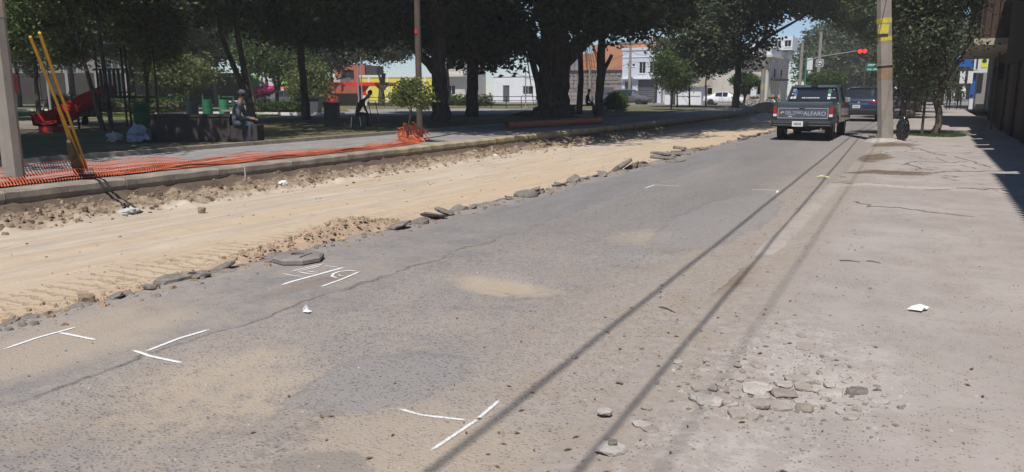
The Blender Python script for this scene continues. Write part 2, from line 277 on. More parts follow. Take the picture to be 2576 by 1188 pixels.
M['plastic'] = simple('black_bumper_plastic', (0.022, 0.023, 0.025), 0.5, 0.15)
M['silver'] = simple('silver_letters', (0.5, 0.5, 0.52), 0.5, 0.1)
M['lamp'] = simple('red_lamp_lens', (0.33, 0.012, 0.016), 0.2, 0.1, spec=0.6)
M['rim'] = simple('steel_rim', (0.32, 0.32, 0.33), 0.4, 0.1, metal=0.6)
M['skin'] = simple('skin', (0.30, 0.17, 0.11), 0.6, 0.05)
M['hair'] = simple('dark_hair', (0.012, 0.010, 0.009), 0.7)
M['shirt_g'] = simple('grey_shirt', (0.10, 0.11, 0.125), 0.9, 0.1)
M['shirt_k'] = simple('black_shirt', (0.018, 0.018, 0.02), 0.9, 0.1)
M['jeans'] = simple('blue_grey_trousers', (0.06, 0.072, 0.10), 0.9, 0.12)
M['pants_k'] = simple('dark_trousers', (0.022, 0.022, 0.028), 0.9, 0.1)
M['bark'] = bark_mat('grey_bark', (0.055, 0.043, 0.034), (0.14, 0.115, 0.095)); M['bark_d'] = bark_mat('dark_bark', (0.055, 0.045, 0.038), (0.12, 0.10, 0.085))
M['ficus'] = leaf_mat('ficus_leaves', (0.05, 0.068, 0.034), (0.125, 0.155, 0.075), 0.2)
M['mid'] = leaf_mat('broad_leaves', (0.045, 0.08, 0.025), (0.145, 0.19, 0.065), 0.32)
M['pale'] = leaf_mat('pale_leaves', (0.075, 0.105, 0.035), (0.22, 0.255, 0.10), 0.35)
M['greyg'] = leaf_mat('grey_green_leaves', (0.05, 0.068, 0.034), (0.15, 0.17, 0.095), 0.28)
M['hedge'] = leaf_mat('hedge_leaves', (0.03, 0.065, 0.014), (0.10, 0.17, 0.035), 0.2)
M['paintline'] = paint_line_mat()
def emit(name, col, st):
    m = bpy.data.materials.new(name); m.use_nodes = True; b = m.node_tree.nodes['Principled BSDF']
    b.inputs['Base Color'].default_value = (*col, 1); b.inputs['Emission Color'].default_value = (*col, 1); b.inputs['Emission Strength'].default_value = st; return m
M['red_on'] = emit('lit_red_signal', (1.0, 0.03, 0.015), 1.6)

# ------------------------------------------------------------------ mesh building
class MB:
    def __init__(s): s.v = []; s.f = []; s.fm = []; s.mi = 0
    def add(s, vs, fs):
        b = len(s.v); s.v += [tuple(p) for p in vs]; s.f += [tuple(b + i for i in f) for f in fs]; s.fm += [s.mi] * len(fs); return s
    def box(s, x0, x1, y0, y1, z0, z1):
        return s.add([(x0, y0, z0), (x1, y0, z0), (x1, y1, z0), (x0, y1, z0), (x0, y0, z1), (x1, y0, z1), (x1, y1, z1), (x0, y1, z1)],
                     [(0, 3, 2, 1), (4, 5, 6, 7), (0, 1, 5, 4), (1, 2, 6, 5), (2, 3, 7, 6), (3, 0, 4, 7)])
    def prism(s, poly, a0, a1, axis='x'):
        """polygon in the plane across `axis`, extruded from a0 to a1"""
        n = len(poly); mk = {'x': lambda a, p: (a, p[0], p[1]), 'y': lambda a, p: (p[0], a, p[1]), 'z': lambda a, p: (p[0], p[1], a)}[axis]
        return s.add([mk(a0, p) for p in poly] + [mk(a1, p) for p in poly], [tuple(range(n))[::-1], tuple(range(n, 2 * n))] + [(i, (i + 1) % n, n + (i + 1) % n, n + i) for i in range(n)])
    def tube(s, pts, rad, n=8, cap=True):
        pts = [Vector(p) for p in pts]; rad = [rad] * len(pts) if isinstance(rad, (int, float)) else rad; vs = []
        up = None
        for i, p in enumerate(pts):
            d = (pts[min(i + 1, len(pts) - 1)] - pts[max(i - 1, 0)]).normalized()
            if up is None: up = Vector((1, 0, 0)) if abs(d.x) < 0.8 else Vector((0, 1, 0))
            a = d.cross(up).normalized(); b = d.cross(a); up = a.cross(d)
            for k in range(n):
                t = 2 * math.pi * (k + 0.5) / n; vs.append(p + (a * math.cos(t) + b * math.sin(t)) * rad[i])
        fs = [(i * n + k, i * n + (k + 1) % n, (i + 1) * n + (k + 1) % n, (i + 1) * n + k) for i in range(len(pts) - 1) for k in range(n)]
        if cap: fs += [tuple(range(n))[::-1], tuple((len(pts) - 1) * n + k for k in range(n))]
        return s.add(vs, fs)
    def cyl(s, x, y, z0, z1, r0, r1=None, n=12): return s.tube([(x, y, z0), (x, y, z1)], [r0, r0 if r1 is None else r1], n)
    def lathe(s, prof, c=(0, 0, 0), n=16):
        vs = [(c[0] + r * math.cos(2 * math.pi * k / n), c[1] + r * math.sin(2 * math.pi * k / n), c[2] + z) for r, z in prof for k in range(n)]; m = len(prof)
        return s.add(vs, [(i * n + k, i * n + (k + 1) % n, (i + 1) * n + (k + 1) % n, (i + 1) * n + k) for i in range(m - 1) for k in range(n)] + [tuple(range(n))[::-1], tuple((m - 1) * n + k for k in range(n))])
    def mesh(s, name, mats, smooth=False):
        me = bpy.data.meshes.new(name); me.from_pydata(s.v, [], s.f)
        for m in (mats if isinstance(mats, (list, tuple)) else [mats]): me.materials.append(m)
        if len(me.materials) > 1: me.polygons.foreach_set('material_index', s.fm)
        if smooth: me.shade_smooth()
        me.update(); return me
    def build(s, name, mats, parent=None, loc=None, smooth=False, bevel=0.0):
        o = bpy.data.objects.new(name, s.mesh(name, mats, smooth)); COL.objects.link(o)
        if parent is not None: o.parent = parent
        if loc: o.location = loc
        if bevel:
            b = o.modifiers.new('bevel', 'BEVEL'); b.width = bevel; b.segments = 2; b.limit_method = 'ANGLE'
        return o
def tag(o, label, cat=None, group=None, kind=None):
    if label: o['label'] = label
    if cat: o['category'] = cat
    if group: o['group'] = group
    if kind: o['kind'] = kind
    return o
def thing(name, label, cat, loc=(0, 0, 0), rz=0.0, group=None, kind=None):
    o = bpy.data.objects.new(name, None); COL.objects.link(o); o.location = loc; o.rotation_euler = (0, 0, rz); o.empty_display_size = 0.2
    return tag(o, label, cat, group, kind)
def dup(o, parent=None):
    c = o.copy(); COL.objects.link(c); c.parent = parent
    for ch in list(o.children): dup(ch, c)
    return c
TH = R(28.33)
def B(u, w, z=0.0):      # ground point in the park's grid, which is turned 28 degrees from the street
    return (u * math.cos(TH) - w * math.sin(TH), u * math.sin(TH) + w * math.cos(TH), z)
def nz(x, y, s=1.0, z=0.0): return noise.noise(Vector((x * s, y * s, z)))
def fbm(x, y, s=1.0, z=0.0): return nz(x, y, s, z) + 0.5 * nz(x, y, 2.1 * s, z + 3) + 0.25 * nz(x, y, 4.3 * s, z + 7)
def sheet(name, xs, ys, hf, mat, smooth=True, kind='structure', keep=None):
    nx = len(xs); v = [(x, y, hf(x, y)) for y in ys for x in xs]
    f = [(j * nx + i, j * nx + i + 1, (j + 1) * nx + i + 1, (j + 1) * nx + i) for j in range(len(ys) - 1) for i in range(nx - 1)]
    if keep: f = [q for q in f if keep(*v[q[0]][:2])]
    me = bpy.data.meshes.new(name); me.from_pydata(v, [], f); me.materials.append(mat)
    if smooth: me.shade_smooth()
    o = bpy.data.objects.new(name, me); COL.objects.link(o); o['kind'] = kind; return o
def steps(a, b, s0, s1, mid):
    out = [a]
    while out[-1] < b:
        t = min(1, max(0, (out[-1] - mid) / 25)); out.append(out[-1] + s0 + (s1 - s0) * t)
    out[-1] = b; return out

# ------------------------------------------------------------------ ground
def lin(x, pts):
    for (a, p), (b, q) in zip(pts, pts[1:]):
        if x <= b: return p + (q - p) * max(0, (x - a) / (b - a))
    return pts[-1][1]
def hroad(x, y):
    h = 0.012 * fbm(x, y, 0.35, 5)
    def hole(cx, cy, rx, ry, d): return -d * max(0, 1 - ((x - cx) / rx) ** 2 - ((y - cy) / ry) ** 2)
    h += hole(-2.95, 2.45, 0.5, 0.6, 0.03) + hole(-2.7, 4.9, 0.5, 0.35, 0.025) + hole(-2.15, 6.2, 0.28, 0.32, 0.03) + hole(-2.4, 7.35, 0.35, 0.4, 0.03)
    return h
def htrench(x, y):
    w = 0.12 * nz(x, y, 0.9, 2) + 0.10 * nz(x, y, 2.4, 9); xb = x + w
    h = lin(xb, [(-12, -0.03), (-10.75, -0.03), (-10.62, -0.12), (-10.4, -0.13), (-10.15, -0.18), (-9.85, -0.245), (-9.2, -0.25), (-6.2, -0.17), (-5.5, -0.11), (-5.0, -0.075), (-4, -0.09)])
    if xb < -9.7 and xb > -10.7: h += 0.10 * nz(x, y, 2.8, 1) + 0.08 * abs(nz(x, y, 6, 4)) + 0.03 * nz(x, y, 14, 6)
    else: h += 0.012 * nz(x, y, 3, 1)
    for c, d in ((-6.1, 0.018), (-7.75, 0.02), (-8.5, 0.012)):
        t = (x - c - 0.15 * math.sin(y * 0.35)) / 0.16; h -= d * math.exp(-t * t) * (1 + 0.4 * nz(x, y, 4, 8)); h += 0.5 * d * math.exp(-((abs(t) - 1.6) / 0.5) ** 2)
    if y > 48: h += (0.0 - h) * min(1, (y - 48) / 5.0)
    return h
def hwalk(x, y):
    h = 0.03 + 0.012 * fbm(x, y, 0.5, 11) + (0.02 if y > 12.95 + 0.2 * nz(x, y, 1.5, 3) else 0)
    h -= 0.035 * max(0, 1 - ((x + 0.5) / 0.42) ** 2 - ((y - 3.68) / 0.42) ** 2)
    e = max(0, min(1, (-0.75 - x) / 0.6)); return h * (1 - e) + (-0.002 + 0.01 * nz(x, y, 3, 4)) * e
ys = steps(-4, 78, 0.06, 0.5, 8)
sheet('ground', [-300, -150, 0, 150, 300], [-300, -100, 0, 100, 200, 450], lambda x, y: -0.55, M['far_ground'])
def edge(y): return -5.02 + 0.10 * fbm(0, y, 1.3, 1) + 0.05 * nz(0, y, 6, 2)
NX = 75
road_v = []; road_f = []
for j, y in enumerate(ys):
    x0 = edge(y)
    for i in range(NX + 1):
        x = x0 + (-1.25 - x0) * i / NX; road_v.append((x, y, hroad(x, y)))
base = len(road_v)
for j, y in enumerate(ys): x0 = edge(y); road_v.append((x0 - 0.01 + 0.02 * nz(0, y, 9), y, -0.14))
for j in range(len(ys) - 1):
    for i in range(NX): a = j * (NX + 1) + i; road_f.append((a, a + 1, a + NX + 2, a + NX + 1))
    a = j * (NX + 1); road_f.append((base + j, a, a + NX + 1, base + j + 1))
me = bpy.data.meshes.new('road'); me.from_pydata(road_v, [], road_f); me.materials.append(M['asphalt']); me.shade_smooth()
o = bpy.data.objects.new('road', me); COL.objects.link(o); o['kind'] = 'structure'
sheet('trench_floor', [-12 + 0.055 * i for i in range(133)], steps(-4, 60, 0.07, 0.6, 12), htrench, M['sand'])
sheet('sidewalk', [-1.75 + 0.05 * i for i in range(86)], [y for y in steps(-4, 79, 0.06, 0.5, 8)], lambda x, y: hwalk(x, y) if x > -1.3 else -0.06 + 0.1 * max(0, x + 1.75), M['walk'])
MB().box(-140, 60, 78.0, 89.5, -0.2, -0.004).build('cross_street', M['asphalt'])['kind'] = 'structure'
MB().box(-8.2, 1.5, 89.5, 420, -0.2, -0.006).build('far_road', M['asphalt'])['kind'] = 'structure'
MB().box(-10.75, -5.0, 54, 78, -0.2, -0.003).build('road_beyond_trench', M['asphalt'])['kind'] = 'structure'
MB().box(1.5, 40, 89.5, 420, -0.2, 0.1).box(-160, -8.2, 89.5, 150, -0.2, 0.1).build('far_sidewalk', M['paving'])['kind'] = 'structure'
sheet('park_sidewalk', [-14.6 + 0.2 * i for i in range(18)] + [-11.04], steps(-6, 77.5, 0.3, 1.5, 15), lambda x, y: 0.145 + 0.004 * nz(x, y, 1), M['paving'])
sheet('park_ground', [-150, -90, -60] + [-50 + 1.2 * i for i in range(30)] + [-14.72], [-40, -10] + [0 + 1.5 * i for i in range(52)] + [77.8], lambda x, y: 0.15 + (0.02 * fbm(x, y, 0.3) if x > -50 else 0), M['park'])
def slab(name, pts, z0, z1, mat): return MB().prism(pts, z0, z1, 'z').build(name, mat)
# light paths and lawns that cross the park
def bpoly(pts): return [B(u, w)[:2] for u, w in pts]
slab('park_path', bpoly([(-22, 49), (-9.6, 49.5), (-4.9, 42.5), (-12.8, 36.6), (-13.0, 38.0), (-7.2, 43.2), (-10.2, 46.5), (-22, 46)]), 0.0, 0.185, M['paving'])['kind'] = 'structure'
slab('park_plaza', bpoly([(-9.4, 40), (-1, 44), (7, 56), (-4, 60), (-12, 56), (-10.5, 50)]), 0.0, 0.181, M['paving'])['kind'] = 'structure'
slab('lawn', bpoly([(-20, 38.2), (-13.2, 38.6), (-13.0, 44.6), (-21, 44.6)]), 0.0, 0.188, M['lawn'])['kind'] = 'structure'
slab('lawn', bpoly([(-34, 40), (-22.5, 38.2), (-22.8, 52), (-38, 52)]), 0.0, 0.187, M['lawn'])['kind'] = 'structure'
slab('lawn', bpoly([(-16, 27.2), (-17.8, 25.0), (-24, 27.5), (-24, 36), (-16, 33)]), 0.0, 0.184, M['far_ground'])['kind'] = 'structure'
# kerbs: each stone a piece
kr = thing('kerb', 'long concrete kerb left standing above the excavated trench', None, kind='structure')
y = -4.0; k = 0; kmeshes = []
for L in (1.45, 1.6, 1.75):
    m = MB(); n = 8
    for i in range(n): a, b = -L / 2 + L * i / n, -L / 2 + L * (i + 1) / n
    xs_ = [0.15 + 0.012 * math.sin(i * 2.3 + L) for i in range(n + 1)]; ysl = [-L / 2 + L * i / n for i in range(n + 1)]
    for i in range(n + 1):
        zt = 0.152 + 0.006 * math.sin(i * 1.7 + L * 5); m.v += [(-0.15, ysl[i], -0.05), (-0.15, ysl[i], zt), (xs_[i] - 0.035, ysl[i], zt), (xs_[i], ysl[i], zt - 0.03), (xs_[i] + 0.005, ysl[i], 0.04), (xs_[i] - 0.03, ysl[i], -0.05)]
    for i in range(n):
        for q in range(6): m.f.append((i * 6 + q, i * 6 + (q + 1) % 6, (i + 1) * 6 + (q + 1) % 6, (i + 1) * 6 + q)); m.fm.append(0)
    m.f += [tuple(range(6))[::-1], tuple(n * 6 + q for q in range(6))]; m.fm += [0, 0]
    kmeshes.append((L, m.mesh('kerb_stone', M['kerb']), None))
kmy = []
for L, me_, _ in kmeshes: c = me_.copy(); c.materials.clear(); c.materials.append(M['kerb_y']); kmy.append(c)
while y < 50:
    i = random.randrange(3); L = kmeshes[i][0]; me_ = kmy[i] if y > 14 else kmeshes[i][1]
    o = bpy.data.objects.new('kerb_stone', me_); COL.objects.link(o); o.parent = kr
    o.location = (-10.88 + random.uniform(-.012, .012), y + L / 2, random.uniform(-.006, .006)); o.rotation_euler = (random.uniform(-.004, .004), 0, random.uniform(-.004, .004)); y += L + 0.012
MB().box(-11.03, -10.75, 50, 77.5, -0.1, 0.15).build('far_kerb', M['kerb_y'])['kind'] = 'structure'
MB().box(-14.75, -14.58, -6, 77.5, 0.0, 0.235).build('inner_kerb', M['kerb'])['kind'] = 'structure'
def wkerb(label, pts, g='whitewashed kerbs edging the park paths'):
    m = MB()
    for (a, b) in zip(pts, pts[1:]):
        p, q = Vector(B(*a)), Vector(B(*b)); d = (q - p).normalized(); nn = Vector((-d.y, d.x, 0)) * 0.1
        m.prism([(p - nn)[:2], (q - nn)[:2], (q + nn)[:2], (p + nn)[:2]], 0.05, 0.31, 'z')
    tag(m.build('whitewashed_kerb', M['kerb_w']), label, 'kerb', g)
wkerb('low whitewashed kerb edging the lawn between the two thin park trees', [(-20.5, 45), (-13.1, 44.8)])
wkerb('whitewashed kerb at the far path behind the seated figure in grey', [(-34, 52), (-18.5, 52.2)])
wkerb('curving whitewashed kerb where the dark plaza meets the sunny path', [(-17.5, 44.2), (-12.9, 43.6), (-9.4, 43.2)])
# remains of the near kerb
m = MB(); y = 6.6; prev = None
xs_ = []
for i in range(34): yy = 6.6 + i * 0.195; xs_.append((yy, -1.20 + 0.03 * nz(1, yy, 2), 0.04 + 0.02 * nz(3, yy, 3)))
for yy, xc, w in xs_: m.v += [(xc - 0.10 - w, yy, -0.03), (xc - 0.07, yy, -0.012 + min(0.034, (yy - 6.6) * .03)), (xc + 0.08, yy, -0.008 + min(0.044, (yy - 6.6) * .04)), (xc + 0.12 + w, yy, -0.01)]
for i in range(len(xs_) - 1):
    for q in range(3): m.f.append((i * 4 + q, i * 4 + q + 1, (i + 1) * 4 + q + 1, (i + 1) * 4 + q)); m.fm.append(0)
tag(m.build('worn_kerb', simple('worn_kerb_concrete', (0.375, 0.33, 0.292), 0.92, 0.15, 8, 0.4), smooth=True), None, kind='structure')

# ------------------------------------------------------------------ painted survey marks
def stroke(m, cov, pts, w, hf=hroad):
    P_ = [Vector((x, y)) for x, y in pts]; dense = []
    for a, b in zip(P_, P_[1:]):
        n = max(1, int((b - a).length / 0.03)); dense += [a + (b - a) * i / n for i in range(n)]
    dense.append(P_[-1]); n = len(dense); b0 = len(m.v)
    for i, p in enumerate(dense):
        d = (dense[min(i + 1, n - 1)] - dense[max(i - 1, 0)]).normalized(); nn = Vector((-d.y, d.x)); end = min(1, 0.35 + min(i, n - 1 - i) / 3)
        for k, t in enumerate((-1, -0.55, -0.2, 0.2, 0.55, 1)):
            q = p + nn * w * t * (1 + 0.2 * nz(p.x, p.y, 9, k)); m.v.append((q.x, q.y, hf(q.x, q.y) + 0.004)); cov.append([0, 0.42, 1, 1, 0.42, 0][k] * end)
    for i in range(n - 1):
        for k in range(5): m.f.append((b0 + i * 6 + k, b0 + (i + 1) * 6 + k, b0 + (i + 1) * 6 + k + 1, b0 + i * 6 + k + 1)); m.fm.append(0)
def mark(label, strokes, strength=1.0):
    m = MB(); cov = []
    for pts, w in strokes: stroke(m, cov, pts, w)
    o = m.build('paint_mark', M['paintline'], smooth=True); a = o.data.attributes.new('cover', 'FLOAT', 'POINT'); a.data.foreach_set('value', [c * strength for c in cov])
    return tag(o, label, 'paint mark')
mark('white sprayed survey corner at the left edge of the road, nearest the loose soil', [([(-4.54, 2.27), (-4.58, 2.5), (-4.57, 2.75)], 0.028), ([(-4.58, 2.62), (-4.21, 2.64)], 0.026)])
mark('white sprayed T-shaped survey mark on the dark overlay, near the long seam', [([(-3.90, 2.63), (-3.7, 2.61), (-3.43, 2.62)], 0.026), ([(-3.79, 2.63), (-3.82, 2.9), (-3.80, 3.12)], 0.03)])
mark('white sprayed H and 9 characters beside the grey octagonal base', [([(-4.21, 4.10), (-4.22, 4.22), (-4.21, 4.48), (-4.20, 4.84)], 0.036), ([(-4.47, 4.46), (-4.47, 4.57), (-4.43, 4.86)], 0.020), ([(-4.44, 4.51), (-4.41, 4.64), (-4.40, 4.78)], 0.020),
     ([(-4.44, 4.51), (-4.30, 4.50), (-4.22, 4.52)], 0.022), ([(-4.40, 4.56), (-4.23, 4.565)], 0.017), ([(-4.50, 4.40), (-4.34, 4.385), (-4.24, 4.41)], 0.017), ([(-4.42, 4.79), (-4.32, 4.79), (-4.21, 4.79)], 0.016),
     ([(-3.91, 4.20), (-3.93, 4.47), (-3.99, 4.78)], 0.026), ([(-3.99, 4.77), (-4.08, 4.75), (-4.13, 4.68), (-4.12, 4.60), (-4.07, 4.52), (-3.97, 4.49)], 0.026), ([(-4.09, 4.62), (-4.03, 4.57), (-3.97, 4.58)], 0.015)])
mark('faint white sprayed cross mark in the foreground beside the overhead cable shadow', [([(-2.07, 2.68), (-1.91, 2.67), (-1.66, 2.73)], 0.026), ([(-1.68, 3.02), (-1.66, 2.73), (-1.67, 2.37)], 0.026)], 0.82)
mark('thin white sprayed angle on the mid road, in line with the tilted asphalt slab', [([(-3.69, 11.1), (-3.71, 11.61), (-3.28, 11.66)], 0.034)], 0.95)
mark('short white sprayed line with a tick near the right edge of the mid road', [([(-2.26, 11.71), (-1.75, 11.88)], 0.032), ([(-1.87, 11.82), (-1.83, 11.5)], 0.04)], 0.95)

# long cracks in the old pavement slabs, filled with soil
g = NG('soil_filled_crack', 0.95, 0.1); g.color(g.mix(g.noise(12, 4), (0.16, 0.13, 0.10), (0.26, 0.215, 0.175))); at = g.n('ShaderNodeAttribute', attribute_name='cover')
g.l(g.ramp(g.math('SUBTRACT', at.outputs['Fac'], g.math('MULTIPLY', g.noise(16, 6, 0.8), 1.3)), -0.2, 0.3), g.b.inputs['Alpha']); m = MB(); cov = []; rc = random.Random(8)
for pts, w in (([(-.4, 22.6), (.03, 21.1), (.44, 19.4)], .06), ([(.59, 19.5), (.84, 18.4), (1.14, 16.8)], .05), ([(-.39, 16.6), (-.11, 17.7), (.14, 17.66), (.5, 17.7), (.81, 18.2)], .05), ([(-.29, 17.1), (.01, 15.96), (.18, 15.8)], .06), ([(-.9, 15.2), (-.12, 15.37), (.18, 15.23), (.4, 15.7), (.86, 15.85), (1.3, 16.2)], .07),
    ([(-.76, 10.9), (-.54, 10.45), (-.17, 10.53), (.22, 10.27), (.6, 10.2)], .035), ([(.24, 18.9), (.44, 17.8)], .03), ([(.64, 17.15), (.88, 16.3)], .03), ([(.0, 12.7), (.6, 13.0), (1.1, 13.1)], .05), ([(-.3, 20.2), (.5, 20.6), (1.0, 20.4)], .04)):
    q = []
    for a, b in zip(pts, pts[1:]):
        for k in range(5): f = k / 5; q.append((a[0] + (b[0] - a[0]) * f + rc.uniform(-.05, .05), a[1] + (b[1] - a[1]) * f + rc.uniform(-.07, .07)))
    q.append(pts[-1]); stroke(m, cov, q, w, hwalk)
o = m.build('pavement_crack', g.m, smooth=True); a = o.data.attributes.new('cover', 'FLOAT', 'POINT'); a.data.foreach_set('value', cov); o['kind'] = 'structure'

# ------------------------------------------------------------------ broken asphalt, stones, clods
def rock_mesh(name, mat, seed, flat=0.45, sub=2, jit=0.22, smooth=False):
    bm = bmesh.new(); bmesh.ops.create_icosphere(bm, subdivisions=sub, radius=0.5)
    for v in bm.verts:
        n_ = noise.noise(v.co * 2.2 + Vector((seed * 7.3, seed, 0))) * jit * 2 + noise.noise(v.co * 5 + Vector((0, seed * 3.1, 5))) * jit * 0.6
        v.co *= 1 + n_; v.co.z = max(-0.5 * flat, min(0.42 * flat + 0.1 * flat * noise.noise(v.co * 3), v.co.z * flat * 1.5)); v.co.x = max(-0.42, min(0.44, v.co.x))
    me = bpy.data.meshes.new(name); bm.to_mesh(me); bm.free(); me.materials.append(mat)
    if smooth: me.shade_smooth()
    return me
chunkM = [rock_mesh('asphalt_chunk', M['chunk'], i, 0.42, 2, 0.30) for i in range(6)]
stoneM = [rock_mesh('rubble_stone', simple('rubble_tint_%d' % i, [(.46, .42, .385), (.37, .325, .285), (.45, .42, .39), (.40, .36, .325), (.33, .285, .245), (.47, .43, .39)][i], 0.92, 0.2, 14, 0.4, dirt=(0.27, 0.22, 0.175)), 20 + i, 0.42, 2, 0.20) for i in range(6)]
clodM = [rock_mesh('earth_clod', M['clod'], 40 + i, 0.8, 2, 0.26) for i in range(4)]
def slabmesh(seed, L, Wd, T):
    rnd = random.Random(seed); n = 11; m = MB()
    poly = [(L * 0.5 * math.cos(2 * math.pi * k / n) * rnd.uniform(0.72, 1.12), Wd * 0.5 * math.sin(2 * math.pi * k / n) * rnd.uniform(0.72, 1.12)) for k in range(n)]
    vs = [(x * 1.0, y * 1.0, 0) for x, y in poly] + [(x * rnd.uniform(1.0, 1.06), y * rnd.uniform(1, 1.06), T * 0.55 + rnd.uniform(-.1, .1) * T) for x, y in poly] + [(x * 0.96, y * 0.96, T + rnd.uniform(-.12, .12) * T) for x, y in poly]
    fs = [(i, (i + 1) % n, n + (i + 1) % n, n + i) for i in range(n)] + [(n + i, n + (i + 1) % n, 2 * n + (i + 1) % n, 2 * n + i) for i in range(n)]
    vs += [(0, 0, T), (0, 0, 0)]; fs += [(2 * n + i, 2 * n + (i + 1) % n, 3 * n) for i in range(n)] + [((i + 1) % n, i, 3 * n + 1) for i in range(n)]
    m.add(vs, fs); return m.mesh('asphalt_slab', M['chunk'])
def put(name, me, loc, rot, scale, label, cat, group=None):
    o = bpy.data.objects.new(name, me); COL.objects.link(o); o.location = loc; o.rotation_euler = rot; o.scale = scale if isinstance(scale, tuple) else (scale,) * 3
    return tag(o, label, cat, group)
def slabo(x, y, z, L, Wd, T, rot, label): return put('asphalt_slab', slabmesh(int(x * -100 + y * 10), L * .92, Wd * .9, T * .8), (x, y, z), tuple(R(a) for a in rot), 1.0, label, 'asphalt slab', 'broken asphalt slabs')
slabo(-5.05, 13.8, 0.02, 0.62, 0.46, 0.09, (14, -34, -18), 'broken asphalt slab standing tilted up on the trench edge')
slabo(-4.95, 14.6, -0.02, 0.75, 0.42, 0.07, (3, 4, 70), 'flat broken asphalt slab just beyond the tilted one')
slabo(-5.05, 16.3, 0.0, 0.85, 0.5, 0.08, (4, 5, 75), 'wide broken asphalt slab with a smaller slab lying on top')
slabo(-5.12, 16.45, 0.08, 0.5, 0.35, 0.07, (-6, 8, 40), 'smaller asphalt slab lying on top of the wide one')
slabo(-4.62, 15.9, 0.0, 0.75, 0.36, 0.035, (0, 0, 80), 'thin curved asphalt slab lying out on the road surface')
slabo(-5.18, 18.0, -0.05, 0.48, 0.4, 0.13, (2, 0, 10), 'lower block of the two stacked asphalt blocks')
slabo(-5.16, 18.03, 0.09, 0.44, 0.38, 0.09, (-3, 5, 30), 'upper block of the two stacked asphalt blocks')
slabo(-4.98, 4.17, -0.03, 0.20, 0.40, 0.05, (2, 6, -8), 'flat asphalt slab at the trench edge left of the octagonal base')
slabo(-4.86, 9.45, -0.01, 0.36, 0.26, 0.09, (5, -4, 12), 'thick asphalt block topping the cluster at mid trench edge')
slabo(-4.90, 9.85, -0.02, 0.30, 0.2, 0.08, (2, 5, 60), 'dark asphalt block behind the cluster at mid trench edge')
slabo(-4.93, 6.95, -0.02, 0.26, 0.2, 0.08, (8, -12, 0), 'humped asphalt block alone at the edge beyond the soil heap')
slabo(-5.06, 3.84, -0.02, 0.16, 0.42, 0.07, (3, 10, -14), 'crumbling dark asphalt ridge piece at the near trench edge')
rr = random.Random(5); y = 2.2
while y < 34:
    s = rr.choice((0.09, 0.12, 0.16, 0.22)) * (1 + 0.012 * y) * rr.uniform(0.8, 1.2)
    dense = nz(0, y, 0.6, 3) > -0.1 or 7.5 < y < 15
    if dense:
        x = edge(y) + rr.uniform(-0.14, 0.10); put('asphalt_chunk', chunkM[rr.randrange(6)], (x, y, 0.012 + 0.08 * s if x > edge(y) else -0.045), (rr.uniform(-.4, .4), rr.uniform(-.4, .4), rr.uniform(0, 6.3)), (s * rr.uniform(.7, 1.4), s * rr.uniform(.7, 1.5), s * rr.uniform(.4, .9)),
            'small broken piece of asphalt lying along the trench edge', 'asphalt chunk', 'small asphalt pieces along the trench edge')
    y += s * rr.uniform(0.35, 0.95) + 0.02 + 0.003 * y
# rubble in the broken patch of sidewalk
def stone(x, y, s, label, sy=1.0, sz=0.6, rz=None, m=None):
    s *= 1.15; sz *= 1.25; z = hwalk(x, y); put('rubble_stone', stoneM[rr.randrange(6)] if m is None else m, (x, y, z + rr.uniform(-.06, .13) * s), (rr.uniform(-.12, .12), rr.uniform(-.12, .12), rr.uniform(0, 6.3) if rz is None else rz), (s, s * sy, s * sz), label or 'pale broken stone in the potholed patch of sidewalk', 'stone', 'stones in the potholed patch of sidewalk')
stone(-0.775, 3.36, 0.125, 'long pale flat stone lying alone at the left of the rubble patch', 0.62, 0.55, 0.3)
stone(-0.30, 3.80, 0.115, 'pale blocky stone with a dark gap under it near the right of the rubble patch', 0.75, 0.8, 0.4)
stone(-0.185, 3.86, 0.10, 'dark grey stone at the right tip of the rubble patch', 0.6, 0.6, 0.2, chunkM[1])
stone(-0.385, 3.57, 0.085, 'small cube-like bright white stone in the front of the rubble patch', 0.9, 0.9, 0.1)
stone(-0.62, 3.68, 0.14, 'broad smooth stone set in the middle of the rubble patch', 0.8, 0.35, 0.0)
stone(-0.50, 3.72, 0.13, 'second smooth stone set right of the broadest one', 0.8, 0.35, 0.7)
stone(-0.49, 3.54, 0.13, 'smooth low stone at the front centre of the rubble patch', 0.7, 0.4, 0.2)
stone(-0.45, 3.92, 0.16, 'large slab-like stone at the back of the rubble patch', 0.6, 0.4, 0.1)
for i in range(110):
    a = rr.uniform(0, 6.28); r_ = rr.random() ** 0.5; x = -0.50 + 0.42 * r_ * math.cos(a); y = 3.68 + 0.40 * r_ * math.sin(a) + 0.15 * (x + 0.5)
    stone(x, y, rr.choice((0.02, 0.03, 0.03, 0.045, 0.045, 0.06, 0.085)), None, rr.uniform(.6, 1), rr.uniform(.4, .7))
for x, y, s in ((-1.02, 2.74, 0.12), (-0.98, 3.02, 0.08), (-0.93, 2.99, 0.07), (-0.86, 2.86, 0.05), (-1.02, 3.20, 0.05), (-1.07, 3.86, 0.05), (-0.98, 3.83, 0.07), (-0.91, 3.80, 0.05), (-0.86, 4.05, 0.05), (-0.80, 4.0, 0.04)):
    put('rubble_stone', stoneM[rr.randrange(6)], (x, y, 0.022), (0, 0, rr.uniform(0, 6)), (s * 1.2, s, s * .5), 'pale half-buried stone in the dirt left of the rubble patch', 'stone', 'half-buried stones in the gutter dirt')
def single(mesh, x, y, z, s, name, label, cat, rz=0.0): return put(name, mesh, (x, y, z), (0.1, 0.05, rz), s, label, cat)
single(stoneM[2], -1.17, 3.05, 0.03, (0.08, 0.055, 0.05), 'rubble_stone', 'pale angular stone on the dirt between the two cable shadows', 'stone')
